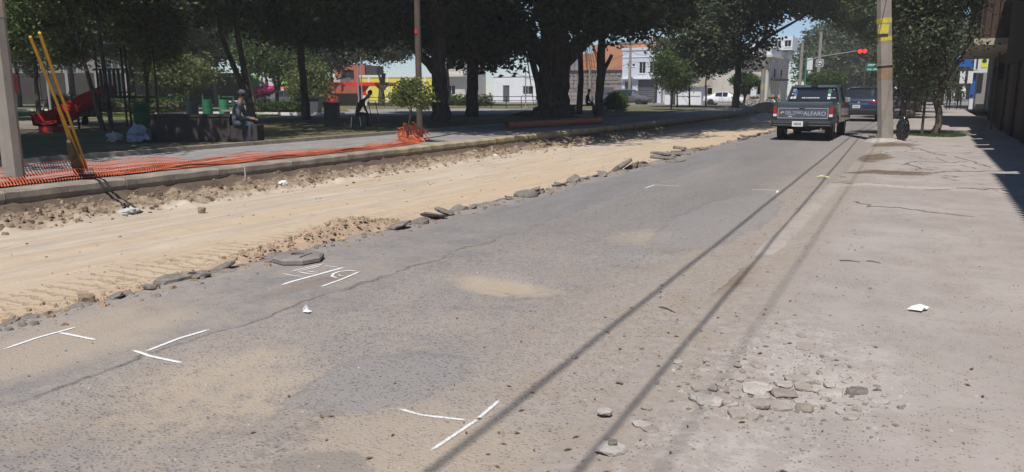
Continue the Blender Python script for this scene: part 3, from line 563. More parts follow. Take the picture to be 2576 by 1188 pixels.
single(chunkM[2], -1.02, 2.76, 0.035, (0.05, 0.05, 0.06), 'asphalt_chunk', 'dark lump resting on a pale stone at the bottom of the second cable shadow', 'asphalt chunk')
single(chunkM[3], -1.25, 3.46, 0.01, (0.045, 0.02, 0.02), 'asphalt_chunk', 'thin dark flake between the two cable shadows', 'asphalt chunk')
single(stoneM[4], -0.54, 4.58, 0.04, (0.07, 0.05, 0.06), 'rubble_stone', 'grey stone on its own behind the rubble patch', 'stone')
single(stoneM[1], -0.50, 4.35, 0.04, (0.09, 0.05, 0.05), 'rubble_stone', 'cracked pale stone just behind the rubble patch', 'stone')
single(clodM[0], -5.35, 3.3, -0.06, (0.13, 0.11, 0.11), 'earth_clod', 'brown lump of earth standing in the reddish tracks', 'earth clod', 1)
single(clodM[1], -5.19, 2.66, -0.05, (0.08, 0.08, 0.1), 'earth_clod', 'dark brown lump of earth at the left edge of the picture', 'earth clod', 1)
single(clodM[2], -8.96, 7.33, -0.20, (0.12, 0.12, 0.12), 'earth_clod', 'orange-brown clod alone on the smooth sand', 'earth clod', 1)
single(stoneM[3], -5.02, 3.10, -0.02, (0.10, 0.08, 0.09), 'rubble_stone', 'pale rough stone on the reddish soil strip', 'stone', 1)
single(chunkM[4], -4.98, 2.88, -0.02, (0.10, 0.16, 0.09), 'asphalt_chunk', 'grey flattened lump below the reddish soil strip', 'asphalt chunk', 1)
# countless fragments, as ground cover
def scatter(name, n, fn, mat, smin, smax, kind='stuff', flat=0.5, mats=None):
    V_ = []; F_ = []; mi = []; rl = random.Random(hash(name) % 1000 if False else len(name) * 17 + n)
    for i in range(n):
        x, y, z = fn(rl); s = smin + (smax - smin) * rl.random() ** 3; b = len(V_); a = rl.uniform(0, 6.28); ca, sa = math.cos(a), math.sin(a)
        for (px, py, pz) in ((1, .2, -.2), (.3, .9, -.2), (-.8, .6, -.2), (-.9, -.5, -.2), (.1, -1, -.2), (.7, .15, .75), (.2, .6, .9), (-.55, .4, .7), (-.6, -.3, .85), (.1, -.7, .7)):
            px *= s * rl.uniform(.6, 1.1); py *= s * rl.uniform(.5, .9); V_.append((x + px * ca - py * sa, y + px * sa + py * ca, z + pz * s * flat * rl.uniform(.8, 1.3)))
        F_ += [(b + q, b + (q + 1) % 5, b + 5 + (q + 1) % 5, b + 5 + q) for q in range(5)] + [(b + 5, b + 6, b + 7, b + 8, b + 9)]
        if mats: mi += [rl.randrange(len(mats))] * 6
    me = bpy.data.meshes.new(name); me.from_pydata(V_, [], F_)
    for m_ in (mats or [mat]): me.materials.append(m_)
    if mats: me.polygons.foreach_set('material_index', mi)
    o = bpy.data.objects.new(name, me); COL.objects.link(o); o['kind'] = kind; return o
def f_walk(r): y = 1.8 + 14 * r.random() ** 1.7; x = r.uniform(-1.3, 2.0); return x, y, hwalk(x, y)
def f_road(r): y = 1.8 + 12 * r.random() ** 1.6; x = -1.2 - 3.7 * r.random() ** 1.4; return x, y, hroad(x, y)
def f_rub(r): a = r.uniform(0, 6.28); q = r.random() ** 0.6; x = -0.5 + 0.6 * q * math.cos(a); y = 3.7 + 0.62 * q * math.sin(a); return x, y, hwalk(x, y)
def f_edge(r): y = 2 + 26 * r.random() ** 1.3; x = edge(y) + r.gauss(-0.03, 0.16); return x, y, (htrench(x, y) if x < edge(y) else hroad(x, y))
def f_bank(r): y = 3.5 + 28 * r.random() ** 1.2; x = -10.15 + r.gauss(0, 0.27); return x, y, htrench(x, y)
def f_soil(r): y = 1.8 + 5 * r.random(); x = -5.3 + r.gauss(0, 0.2); return x, y, htrench(x, y)
def f_heap(r): y = 4.7 + 2.5 * r.random(); x = -5.42 + r.gauss(0.02, 0.17); return x, y, -0.10 + (0.10 + 0.11 * math.exp(-((y - 6.35) / 0.55) ** 2)) * math.exp(-((x + 5.42) / 0.27) ** 2) * math.sin(math.pi * (y - 4.35) / 3.1) ** .6 + 0.01
def f_sand(r): y = 3 + 20 * r.random() ** 1.3; x = r.uniform(-10, -5.2); return x, y, htrench(x, y)
scatter('sidewalk_gravel', 2600, f_walk, None, 0.003, 0.014, mats=[M['chunk'], M['stone'], M['clod']])
scatter('road_grit', 2200, f_road, None, 0.003, 0.012, mats=[M['chunk'], M['stone'], M['chunk']])
scatter('rubble_fragments', 900, f_rub, None, 0.005, 0.022, mats=[M['stone'], M['stone'], M['chunk']])
scatter('asphalt_crumbs', 2600, f_edge, None, 0.008, 0.05, mats=[M['chunk'], M['chunk'], M['clod']])
scatter('bank_clods', 3000, f_bank, None, 0.012, 0.075, flat=0.6, mats=[M['clod'], M['clod'], simple('dark_clod', (0.16, 0.115, 0.08), 0.97, 0.3, 14, 0.6)])
scatter('soil_crumbs', 900, f_soil, None, 0.008, 0.035, flat=0.8, mats=[M['soil'], M['clod']])
scatter('heap_clods', 650, f_heap, None, 0.004, 0.034, flat=0.8, mats=[M['soil'], M['soil'], M['clod']])
scatter('sand_crumbs', 700, f_sand, None, 0.006, 0.03, flat=0.7, mats=[M['clod'], M['stone']])
# soil heap thrown up on the trench edge
m = MB(); nx, ny = 40, 74
for j in range(ny + 1):
    for i in range(nx + 1):
        x = -6.15 + 1.35 * i / nx; y = 4.35 + 3.1 * j / ny
        c = -5.42 + 0.05 * math.sin(y * 2) ; d = math.exp(-((x - c) / 0.27) ** 2 * (1.0 if x < c else 1.9)); e_ = max(0, math.sin(math.pi * j / ny)) ** 0.6
        hgt = (0.10 + 0.11 * math.exp(-((y - 6.35) / 0.55) ** 2)) * d * e_ * (1 + 0.45 * nz(x, y, 2.6, 4)) + 0.035 * nz(x, y, 9, 2) * d + 0.025 * abs(nz(x, y, 20, 2)) * d
        m.v.append((x, y, (htrench(x, y) if x < edge(y) else hroad(x, y)) - 0.035 + hgt + 0.03 * d))
for j in range(ny):
    for i in range(nx): a = j * (nx + 1) + i; m.f.append((a, a + 1, a + nx + 2, a + nx + 1)); m.fm.append(0)
tag(m.build('soil_heap', M['soil'], smooth=True), 'long low heap of reddish soil spilled on the trench edge beyond the octagonal base', 'soil heap')
m = MB(); m.lathe([(1.6, -0.1), (1.3, 0.3), (0.7, 0.62), (0.2, 0.72)], (-10.2, 57.5, 0.0), 14); tag(m.build('soil_heap', M['clod'], smooth=True), 'pale brown mound of earth at the far end of the trench', 'soil heap')
m = MB(); m.lathe([(0.7, -0.12), (0.5, 0.12), (0.15, 0.2)], (-4.6, 31, 0.0), 12); tag(m.build('soil_heap', M['soil'], smooth=True), 'small sandy heap on the trench edge left of the pickup', 'soil heap')
# octagonal base
t = thing('octagonal_base', 'grey octagonal rubber base with a round hole lying on the road edge', 'barrier base', (-4.72, 4.83, 0.012), R(8))
m = MB(); n = 8; prof = [(0.205, 0.0), (0.207, 0.032), (0.19, 0.046), (0.07, 0.056), (0.062, 0.054), (0.06, 0.004)]
for r_, z in prof:
    k = 1 / math.cos(math.pi / 8) if r_ > 0.1 else 1.0
    for q in range(24):
        th = 2 * math.pi * q / 24; rad = r_ if r_ < 0.1 else r_ * k * math.cos(math.pi / 8) / math.cos((th % (math.pi / 4)) - math.pi / 8); m.v.append((rad * math.cos(th), rad * math.sin(th), z))
for i in range(len(prof) - 1):
    for q in range(24): m.f.append((i * 24 + q, i * 24 + (q + 1) % 24, (i + 1) * 24 + (q + 1) % 24, (i + 1) * 24 + q)); m.fm.append(0)
m.f.append(tuple(5 * 24 + q for q in range(24))); m.fm.append(0)
m.build('base_body', M['rubber'], t)
MB().box(0.10, 0.108, -0.12, 0.05, 0.04, 0.0565).build('moulded_slot', M['tar'], t); m = MB(); m.cyl(0, 0, 0.005, 0.012, 0.058, n=20); m.build('hole_bottom', M['tar'], t)

# ------------------------------------------------------------------ litter
def crumple(name, loc, s, mat, label, cat, seed=1, flat=0.7, rz=0.0):
    bm = bmesh.new(); bmesh.ops.create_icosphere(bm, subdivisions=3, radius=1)
    for v in bm.verts:
        n_ = abs(noise.noise(v.co * 2.1 + Vector((seed, 0, 0)))) + 0.6 * abs(noise.noise(v.co * 5 + Vector((seed, 4, 0)))); v.co *= 0.55 + 0.9 * n_; v.co.z = max(v.co.z, -0.55)
    me = bpy.data.meshes.new(name); bm.to_mesh(me); bm.free(); me.materials.append(mat)
    return put(name, me, loc, (0, 0, rz), (s[0], s[1], s[2]), label, cat)
crumple('plastic_bag', (-9.75, 6.77, -0.20), (0.12, 0.16, 0.05), simple('clear_film', (.52, .52, .50), .4), 'crumpled clear plastic on the sand at the tips of the stake shadows', 'litter', 1)
crumple('plastic_bag', (-10.15, 10.11, -0.19), (0.09, 0.12, 0.07), M['white_p'], 'small white plastic scrap at the foot of the earth bank', 'litter', 3)
crumple('paper_scrap', (-9.95, 17.5, -0.2), (0.08, 0.1, 0.04), M['white_p'], 'white paper scrap further along the foot of the earth bank', 'litter', 6)
m = MB(); m.add([(-.03, -.025, .002), (.05, -.02, .004), (.06, .03, .006), (-.02, .03, .012), (-.035, -.01, .03), (.0, .0, .075), (.03, .015, .01)], [(0, 1, 6, 4), (1, 2, 6), (2, 3, 4, 6), (0, 4, 5), (4, 6, 5), (0, 1, 2, 3)])
m.build('napkin', M['white_p'], None, (-3.53, 3.66, 0.01)); bpy.data.objects['napkin'].scale = (.6, .6, .7); tag(bpy.data.objects['napkin'], 'crumpled white napkin standing on the dark road surface', 'litter')
m = MB(); m.add([(-.05, -.01, .003), (.035, -.03, .004), (.05, 0, .02), (.0, .03, .012), (-.02, .02, .02), (.03, .05, .03), (.09, .07, .01), (.07, .03, .004)], [(0, 1, 2, 3), (0, 3, 4), (3, 2, 7, 5), (5, 7, 6), (3, 5, 4)])
o = m.build('paper_scrap', M['white_p'], None, (0.04, 5.5, 0.045)); o.rotation_euler = (0, 0, 0.1); tag(o, 'folded white paper lying alone on the right of the sidewalk', 'litter')
m = MB(); m.tube([(0, 0, .02), (.06, .01, .035), (.14, .0, .03), (.2, -.015, .02)], [.012, .022, .02, .008], 6)
o = m.build('wrapper', simple('pale_yellow_wrapper', (0.62, 0.62, 0.35), 0.6), None, (-1.55, 13.69, 0.02)); tag(o, 'pale yellow crumpled wrapper at the road edge by the cable shadows', 'litter')
crumple('crushed_cup', (-0.75, 20.0, 0.05), (0.16, 0.07, 0.05), simple('pale_green_bag', (0.35, 0.42, 0.33), 0.7), 'greenish crushed carton in the brown dirt before the right pole', 'litter', 9)
m = MB(); m.tube([(0, 0, 0), (-.02, .03, .16), (-.05, .05, .34)], [.018, .014, .006], 5); o = m.build('dry_stick', M['stone'], None, (-10.55, 9.6, -0.14)); tag(o, 'pale dry stick poking up out of the earth bank', 'stick')
def twig(x, y, a, L, label):
    m = MB(); m.tube([(0, 0, 0.006), (L * .4, .01, .01), (L, 0, .004)], [.004, .004, .002], 5); o = m.build('twig', M['bark'], None, (x, y, hwalk(x, y) if x > -1.2 else 0.0)); o.rotation_euler = (0, 0, R(a)); tag(o, label, 'twig')
twig(-0.55, 6.9, 10, 0.16, 'thin twig on the sidewalk left of the white paper'); twig(-1.5, 4.9, -30, 0.16, 'thin twig on the dirt beside the dark cable shadow'); twig(-0.35, 7.0, -20, 0.12, 'short twig pointing at the white paper')
def leaf_litter():
    V_ = []; F_ = []; rl = random.Random(3)
    for i in range(420):
        y = 2 + 24 * rl.random() ** 1.5; x = rl.gauss(-1.15, 0.55)
        if x < -4.8 or x > 2: continue
        z = (hwalk(x, y) if x > -1.25 else hroad(x, y)) + 0.004; a = rl.uniform(0, 6.28); s = rl.uniform(.008, .022); ca, sa = math.cos(a) * s, math.sin(a) * s; b = len(V_)
        V_ += [(x - ca, y - sa, z), (x + sa * .4, y - ca * .4, z + .004), (x + ca, y + sa, z + .008 * rl.random()), (x - sa * .4, y + ca * .4, z + .003)]; F_.append((b, b + 1, b + 2, b + 3))
    me = bpy.data.meshes.new('leaf_litter'); me.from_pydata(V_, [], F_); me.materials.append(simple('dry_leaf', (0.17, 0.095, 0.05), 0.9, 0.4, 20)); o = bpy.data.objects.new('leaf_litter', me); COL.objects.link(o); o['kind'] = 'stuff'
leaf_litter()
o = bpy.data.objects.new('dry_leaf_heap', rock_mesh('dry_leaf_heap', simple('dry_leaf', (0.17, 0.095, 0.05)), 77, 0.5)); COL.objects.link(o); o.location = (-1.19, 9.14, 0.0); o.scale = (0.16, 0.2, 0.06); tag(o, 'small heap of dry leaves right of the double cable shadow', 'leaf heap')

# ------------------------------------------------------------------ poles and wires
def octpole(name, label, loc, r0, r1, h, mat, n=8, bands=(), lean=(0, 0), cat='pole'):
    t = thing(name, label, cat, loc); m = MB(); k = 10; pts = [(lean[0] * i / k, lean[1] * i / k, h * i / k) for i in range(k + 1)]
    m.tube(pts, [r0 + (r1 - r0) * i / k for i in range(k + 1)], n); m.build('shaft', mat, t)
    for z0, z1, mat_, nm in bands:
        rr_ = r0 + (r1 - r0) * z0 / h + 0.004; MB().tube([(lean[0] * z0 / h, lean[1] * z0 / h, z0), (lean[0] * z1 / h, lean[1] * z1 / h, z1)], rr_, n).build(nm, mat_, t)
    return t
ypaint = simple('chipped_yellow_paint', (0.60, 0.50, 0.06), 0.8, 0.25, 14, dirt=(0.36, 0.31, 0.2)); rust = simple('rusty_stain_band', (0.30, 0.205, 0.13), 0.9, 0.25, 5)
bands = [(2.18, 2.24, M['tar'], 'steel_strap'), (2.94, 3.06, ypaint, 'yellow_band'), (3.44, 3.58, ypaint, 'yellow_band'), (1.85, 2.17, rust, 'stained_band')]
RL = -0.95 / 10.5
rp = octpole('utility_pole', 'big concrete utility pole with yellow paint bands on the right sidewalk', (-1.03, 25.2, -0.05), 0.225, 0.17, 10.5, M['pole'], 8, bands, (-0.95, 0.1))
MB().box(-0.14 + RL * 3.3, 0.13 + RL * 3.3, -0.222, -0.190, 3.14, 3.40).build('yellow_square', ypaint, rp)
m = MB(); m.box(-2.0, 1.1, 0.03, 0.13, 9.3, 9.42).box(-1.9, 0.6, 0.03, 0.13, 8.2, 8.3); m.build('crossarm', M['brown'], rp)
m = MB(); m.lathe([(0.28, 6.6), (0.3, 6.7), (0.3, 7.5), (0.26, 7.6)], (-0.35, 0.25, 0)); m.build('transformer', M['greywall'], rp)
for q in range(3): m = MB(); m.cyl(-1.1 + q * 1.0, 0, 9.42, 9.6, 0.05); m.build('insulator', M['brown'], rp)
m = MB(); m.lathe([(0.62, -0.04), (0.5, 0.05), (0.25, 0.09)], (-1.03, 25.1, 0.02), 14); o = m.build('concrete_footing', M['stone']); tag(o, 'rough low concrete footing around the foot of the right pole', 'footing')
lp = octpole('utility_pole', 'octagonal concrete pole at the left edge of the picture, beside the orange mesh', (-11.33, 6.14, 0.13), 0.132, 0.11, 8.5, M['pole'], 8, [(2.32, 2.66, simple('pale_old_paint', (0.40, 0.355, 0.27), 0.85, 0.1, 6), 'pale_band')])
MB().box(-0.1, 0.02, 0.12, 0.2, 1.30, 1.56).build('red_meter_box', simple('faded_red_box', (0.30, 0.09, 0.08), 0.7), lp)
mp = octpole('steel_pole', 'slim brown steel pole rising out of the orange mesh bundle', (-12.4, 17.6, 0.15), 0.088, 0.075, 8.5, M['brown'], 10)
MB().box(-0.09, 0.09, -0.1, -0.092, 0.95, 1.27).build('white_notice', M['white_p'], mp)
MB().box(-0.03, 0.05, -0.1, -0.093, 2.85, 2.95).build('red_sticker', M['redp'], mp)
def wire(name, label, pts, r, sag=0.25):
    m = MB()
    for a, b in zip(pts, pts[1:]):
        a, b = Vector(a), Vector(b); m.tube([a + (b - a) * t - Vector((0, 0, sag * 4 * t * (1 - t))) for t in [i / 14 for i in range(15)]], r, 5)
    tag(m.build(name, M['tar']), label, 'cable', 'overhead cables')
wire('overhead_cable', 'thick black overhead cable bundle passing left of the right pole', [(-0.33, -12, 7.3), (-1.22, 25.7, 7.2), (-1.5, 76, 7.4)], 0.016, 0.1)
wire('overhead_cable', 'lower black overhead cable passing nearest the sidewalk', [(0.15, -12, 6.2), (-1.1, 25.7, 6.15), (-1.2, 76, 6.4)], 0.013, 0.12)
wire('overhead_cable', 'thin upper overhead wire on the right pole', [(0.72, -12, 9.6), (-0.02, 25.9, 9.62), (0.0, 76, 9.5)], 0.007, 0.2)
wire('overhead_cable', 'service wire crossing from the right pole toward the far corner building', [(-1.95, 25.6, 7.9), (-13.9, 76, 6.9)], 0.012, 0.6)
wire('overhead_cable', 'service wire from the left pole to the slim steel pole', [(-11.33, 6.1, 8.1), (-12.4, 17.6, 8.2), (-12.5, 60, 8.0)], 0.012, 0.2)
cp = octpole('utility_pole', 'pale concrete pole with blue and yellow paint before the corner building', (-14.0, 76, 0.1), 0.22, 0.17, 7.4, M['pole'], 10, [(2.1, 2.7, simple('faded_blue_paint', (0.22, 0.28, 0.31), 0.85), 'blue_band'), (1.5, 2.1, simple('faded_yellow_paint', (0.42, 0.38, 0.22), 0.85), 'yellow_band')])
octpole('utility_pole', 'concrete pole at the side wall of the corner building', (-11.75, 83.5, 0.0), 0.17, 0.13, 6.4, M['pole'])
octpole('utility_pole', 'concrete pole behind the no-turn sign', (-10.9, 90.5, 0.0), 0.20, 0.15, 7.8, M['pole'])
octpole('utility_pole', 'concrete pole before the blueish white two-storey house', (-32.2, 89.8, 0.1), 0.20, 0.14, 6.9, M['pole'], 8, [(0.9, 1.6, simple('faded_yellow_paint', (0.42, 0.38, 0.22), 0.85), 'yellow_band')])
octpole('utility_pole', 'thin dark pole right of the blueish white house', (-29.0, 89.8, 0.1), 0.10, 0.08, 6.6, M['brown'])
octpole('utility_pole', 'pale concrete pole before the stone wall, behind the big ficus', (-37.4, 89.8, 0.1), 0.17, 0.13, 4.6, M['pole'])
wire('overhead_cable', 'black wires strung along the fronts of the far houses', [(-14, 76, 6.7), (-29, 89.8, 6.2), (-32.2, 89.8, 6.3), (-37.4, 89.8, 5.2), (-60, 92, 7)], 0.02, 0.5)
wire('overhead_cable', 'second wire strung lower before the far houses', [(-14, 76, 6.3), (-32.2, 89.8, 5.0), (-37.4, 89.8, 4.7)], 0.018, 0.7)
# traffic light on its arm
t = thing('traffic_light', 'red traffic light on a long green-grey arm over the far crossing', 'traffic light', (-10.6, 78.6, 0.1))
m = MB(); m.cyl(0, 0, 0, 4.6, 0.09, 0.07); m.build('post', M['gpole'], t)
m = MB(); m.tube([(0, 0, 4.25), (1.3, 0, 4.62), (4.4, 0, 5.05)], [0.06, 0.05, 0.04], 8); m.build('arm', M['greywall'], t)
h_ = MB().box(4.35, 5.3, -0.12, 0.12, 4.78, 5.22).build('signal_head', M['tar'], t)
for q in (4.6, 5.02): m = MB(); m.tube([(q, -0.15, 5.0), (q, -0.12, 5.0)], 0.185, 16); m.build('lit_lens', M['red_on'], h_)
sb = MB().box(0.85, 1.55, -0.07, -0.05, 3.65, 4.35).build('no_turn_sign', simple('sign_grey', (0.45, 0.45, 0.45), 0.6), t)
m = MB(); m.tube([(1.2, -0.09, 4.0), (1.2, -0.075, 4.0)], 0.28, 20); m.build('ring', M['black'], sb)
m = MB(); m.tube([(1.2, -0.10, 4.0), (1.2, -0.092, 4.0)], 0.22, 20); m.build('disc', M['white_m'], sb)
m = MB(); m.add([(1.0, -.108, 3.98), (1.1, -.108, 4.1), (1.1, -.108, 4.02), (1.35, -.108, 4.02), (1.35, -.108, 3.86), (1.29, -.108, 3.86), (1.29, -.108, 3.95), (1.1, -.108, 3.95), (1.1, -.108, 3.87)], [(0, 8, 1), (2, 7, 6, 3), (3, 6, 5, 4)]); m.build('arrow', M['black'], sb)
t = thing('street_sign', 'green street name plates on a thin post behind the right pole', 'street sign', (-5.55, 80, 0.0))
m = MB(); m.cyl(0, 0, 0, 4.2, 0.05); m.build('post', M['brown'], t)
for z in (3.35, 3.75):
    p_ = MB().box(0.1, 1.5, -0.03, 0.0, z, z + 0.33).build('name_plate', M['signg'], t); m = MB(); rl = random.Random(int(z * 10)); x = 0.22
    while x < 1.35: w_ = rl.uniform(.05, .1); m.box(x, x + w_, -0.036, -0.031, z + 0.09, z + 0.09 + rl.choice((.1, .14, .14))); x += w_ + 0.04
    m.build('faded_lettering', M['white_m'], p_)
t = thing('hanging_sign', 'tall narrow white sign on a post left of the no-turn sign', 'sign', (-11.3, 86.5, 0.0))
m = MB(); m.cyl(0, 0, 0, 5.2, 0.04); m.build('post', M['brown'], t); m = MB(); m.box(-0.28, 0.28, -0.06, -0.04, 3.7, 4.9).box(-0.14, 0.14, -0.06, -0.04, 2.3, 3.6); m.build('board', M['white_m'], t)

# ------------------------------------------------------------------ orange mesh, stakes, sapling, pipe
m = MB(); m2 = MB(); cols = 300; rows = 7
def net(i, k):
    y = 3.6 + 12.7 * i / cols; gat = max(0, (y - 13.6) / 2.7); x0 = -11.10 - 0.35 * gat * gat; wv = 0.03 * math.sin(y * 7) + 0.03 * nz(0, y, 1.3, 2)
    amp = (0.8 + 0.5 * nz(0, y, 0.8, 7)) * (1 if y < 7 else max(.45, 1 - (y - 7) * .11)); sh = 1 if y < 6.5 else max(.4, 1 - (y - 6.5) * .1); prof = [(0, .02), (-.05, .10), (-.11, .17), (-.20, .15), (-.30, .12), (-.38, .20), (-.43, .29)][k]
    return (x0 + prof[0] * sh + wv * k / 3 + 0.012 * nz(i, k, 3), y + 0.02 * nz(i, k, 2, 5), 0.15 + prof[1] * amp * (1 if k < 5 or y > 4.4 else 0.8) + 0.012 * nz(i, k, 1.7, 8))
def strip(m, a, b, w, up):
    a, b = Vector(a), Vector(b); u = Vector(up) * w; q = Vector((0.0, 0.003, 0.001)); m.add([a - u, b - u, b + u, a + u, a - u + q, b - u + q, b + u + q, a + u + q], [(0, 1, 2, 3), (7, 6, 5, 4), (0, 4, 5, 1), (3, 2, 6, 7)])
for i in range(cols):
    for k in range(rows):
        strip(m, net(i, k), net(i + 1, k), 0.005 if k < 6 else 0.004, (0, 0, 1))
        if k < rows - 1: strip(m, net(i, k), net(i, k + 1), 0.006, (0, 1, 0))
for i in range(0, cols, 1):      # second slack fold lying at the kerb
    a, b = net(i, 0), net(i + 1, 0)
    for k in range(4):
        f_ = lambda p, k: (p[0] - 0.02 - 0.045 * k, p[1] + 0.015 * k, 0.16 + 0.03 * math.sin(k * 1.9 + p[1] * 3) + 0.02)
        strip(m, f_(a, k), f_(b, k), 0.008, (0, 0, 1)); strip(m, f_(a, k), f_(a, k + 1), 0.007, (0, 1, 0))
t = thing('safety_mesh', 'orange plastic safety mesh trailing along the kerb and bunched at the slim pole', 'safety mesh', (0, 0, 0)); m.build('net', M['mesh'], t)
m = MB(); rl = random.Random(9)
for i in range(260):
    a = rl.uniform(0, 6.28); e1 = rl.uniform(0, 1.3); rad = 0.42 * (0.5 + 0.5 * rl.random()); p0 = Vector((-12.05 + rad * math.cos(a) * math.cos(e1), 16.7 + 0.8 * rad * math.sin(a) * math.cos(e1), 0.17 + 0.42 * math.sin(e1) * rl.uniform(.5, 1)))
    d = Vector((rl.gauss(0, 1), rl.gauss(0, 1), rl.gauss(0, .8))).normalized() * rl.uniform(.12, .28); p2 = p0 + d; p2.z = max(.17, p2.z); mid = (p0 + p2) / 2 + Vector((0, 0, .05))
    strip(m, p0, mid, 0.011, (0.3, 0.3, 0.9)); strip(m, mid, p2, 0.011, (0.3, 0.3, 0.9))
m.build('bunched_net', M['mesh'], t)
t = thing('leaning_stakes', 'yellow painted stakes tied to a broken trunk, leaning out over the kerb', 'stakes', (-11.5, 7.2, 0.15))
m = MB(); m.tube([(0, 0, 0), (.45, -.36, .42), (.62, -.5, .6)], [.075, .062, .03], 8); m.build('broken_trunk', M['bark'], t)
for a, b in (((.02, .06, .12), (1.93, -1.64, 1.95)), ((.05, .09, .12), (1.99, -1.56, 2.0)), ((.0, .0, .12), (1.0, -.82, 1.06))):
    MB().tube([a, b], 0.019, 6).build('stake', M['yellow'], t)
m = MB(); m.box(-1.05, 0.0, -0.09, -0.05, 0.0, 0.05)
m = MB(); m.tube([(-13.08, 23.87, .27), (-11.95, 29.9, .27)], 0.125, 20, False); m.tube([(-13.08, 23.87, .27), (-11.95, 29.9, .27)], 0.112, 20, False); t = m.build('sewer_pipe', M['pipe'], smooth=True); tag(t, 'orange-red plastic sewer pipe lying along the park sidewalk', 'pipe')

# ------------------------------------------------------------------ trees
def leaves(name, lobes, n, size, mat, parent, thr=-0.12, seed=1, per=10, spread=0.3, shell=0.45, droop=0.0, zmin=0.3):
    g = np.random.default_rng(seed); vol = np.array([l[3] * l[4] * l[5] for l in lobes]) ** 0.75; cl = []
    off = seed * 3.7
    while len(cl) * per < n:
        l = lobes[g.choice(len(lobes), p=vol / vol.sum())]; d = g.normal(size=3); d /= np.linalg.norm(d); r_ = g.random() ** shell
        wob = 1 + 0.22 * math.sin(d[0] * 5 + off) * math.sin(d[1] * 4 + off * 2) + 0.12 * math.sin(d[2] * 9 + d[0] * 7 + off)
        p = np.array(l[:3]) + d * r_ * wob * np.array(l[3:])
        if p[2] < zmin: continue
        if noise.noise(Vector(p * 0.95 + off)) < thr: continue
        cl.append(p)
    c = np.repeat(np.array(cl), per, axis=0); k = len(c); c = c + g.normal(size=(k, 3)) * spread * np.array([1, 1, .7])
    u = g.normal(size=(k, 3)); u[:, 2] = u[:, 2] * 0.6 - droop; u /= np.linalg.norm(u, axis=1)[:, None]; v = np.cross(u, g.normal(size=(k, 3))); v /= np.linalg.norm(v, axis=1)[:, None]
    s = size * g.uniform(.6, 1.35, k)[:, None]; nrm = np.cross(u, v) * s * 0.15
    P0 = c - u * s * .5; P1 = c + v * s * .28 + nrm; P2 = c + u * s * .5; P3 = c - v * s * .28 + nrm
    V_ = np.stack([P0, P1, P2, P3], 1).reshape(-1, 3).astype(np.float32); me = bpy.data.meshes.new(name)
    me.vertices.add(4 * k); me.vertices.foreach_set('co', V_.ravel()); me.loops.add(4 * k); me.loops.foreach_set('vertex_index', np.arange(4 * k, dtype=np.int32))
    me.polygons.add(k); me.polygons.foreach_set('loop_start', np.arange(0, 4 * k, 4, dtype=np.int32)); me.materials.append(mat); me.update(calc_edges=True)
    o = bpy.data.objects.new(name, me); COL.objects.link(o); o.parent = parent; return o
def tree(label, x, y, limbs, lobes, n, size, leafm, z=0.15, bark='bark', seed=1, group=None, name='tree', cat='tree', **kw):
    """limbs: [(points, radii)], relative to the foot; lobes likewise"""
    t = thing(name, label, cat, (x, y, z), group=group)
    for i, (pts, rad) in enumerate(limbs):
        m = MB(); P_ = [Vector(p) for p in pts]; dense = []; rd = []
        for a, (p, q) in enumerate(zip(P_, P_[1:])):
            for s in range(4): dense.append(p + (q - p) * s / 4 + (Vector((nz(a + s, seed, 1.3), nz(seed, a + s, 1.7), 0)) * rad[a] * 0.35 if a + s else Vector())); rd.append(rad[a] + (rad[a + 1] - rad[a]) * s / 4)
        dense.append(P_[-1]); rd.append(rad[-1]); m.tube(dense, rd, 10 if rad[0] > 0.1 else 7); m.build('trunk' if i == 0 else 'limb', M[bark], t, smooth=True)
    leaves('crown', lobes, n, size, M[leafm], t, seed=seed, **kw); return t
F = 'dark shade trees of the park'
# great ficus with hanging roots
t = tree('huge old ficus with a massive trunk and hanging roots in the middle of the park', -17.7, 37.5,
    [([(0, 0, -.1), (0, 0, .5), (.05, 0, 1.6), (.1, 0, 3.2), (0, 0, 5)], [1.25, .85, .78, .85, .6]), ([(-.1, 0, 2.4), (-1.6, -.8, 4.6), (-4, -2, 7)], [.5, .35, .18]), ([(.2, 0, 2.6), (1.8, .6, 4.2), (4.4, 1, 6.6)], [.48, .36, .18]), ([(0, 0, 3), (.3, -2, 5.5), (.5, -4.5, 8)], [.5, .34, .15]),
     ([(-.3, -.5, 0), (-.6, -.45, 1.4), (-1.1, -.6, 3.4)], [.28, .2, .16]), ([(.6, -.3, 0), (.62, -.3, 1.5), (.8, -.4, 3.6)], [.24, .17, .14]), ([(.2, -.7, -.05), (1.1, -1.1, .08), (2.2, -1.3, 0)], [.3, .16, .05]), ([(-.5, -.6, 0), (-1.3, -.9, .12), (-2.4, -.6, 0)], [.3, .17, .05])],
    [(0, 0, 10, 8, 8, 5), (-4.6, -1.5, 4.9, 3.4, 3, 2.3), (-2.2, -1, 3.9, 2.0, 2, 1.5), (4.0, .5, 6.6, 3.6, 3.4, 2.2), (1.8, -1, 5.2, 2.5, 2.5, 1.4), (-6, 1, 4.1, 2.2, 2, 1.6), (5.8, -3, 9, 5.5, 8, 4.2)], 80000, .33, 'ficus', bark='bark_d', seed=2, group=F, thr=-.3)
for i in range(16):
    a = rr.uniform(0, 6.28); r_ = rr.uniform(.7, 1.6); x0, y0 = r_ * math.cos(a), -abs(r_ * math.sin(a)) * .8; MB().tube([(x0 * 1.2, y0 * 1.2, 4.2), (x0, y0, 2.8), (x0 * .75, y0 * .7, rr.uniform(.4, 1.6))], [.05, .035, .015], 5).build('hanging_root', M['bark'], t)
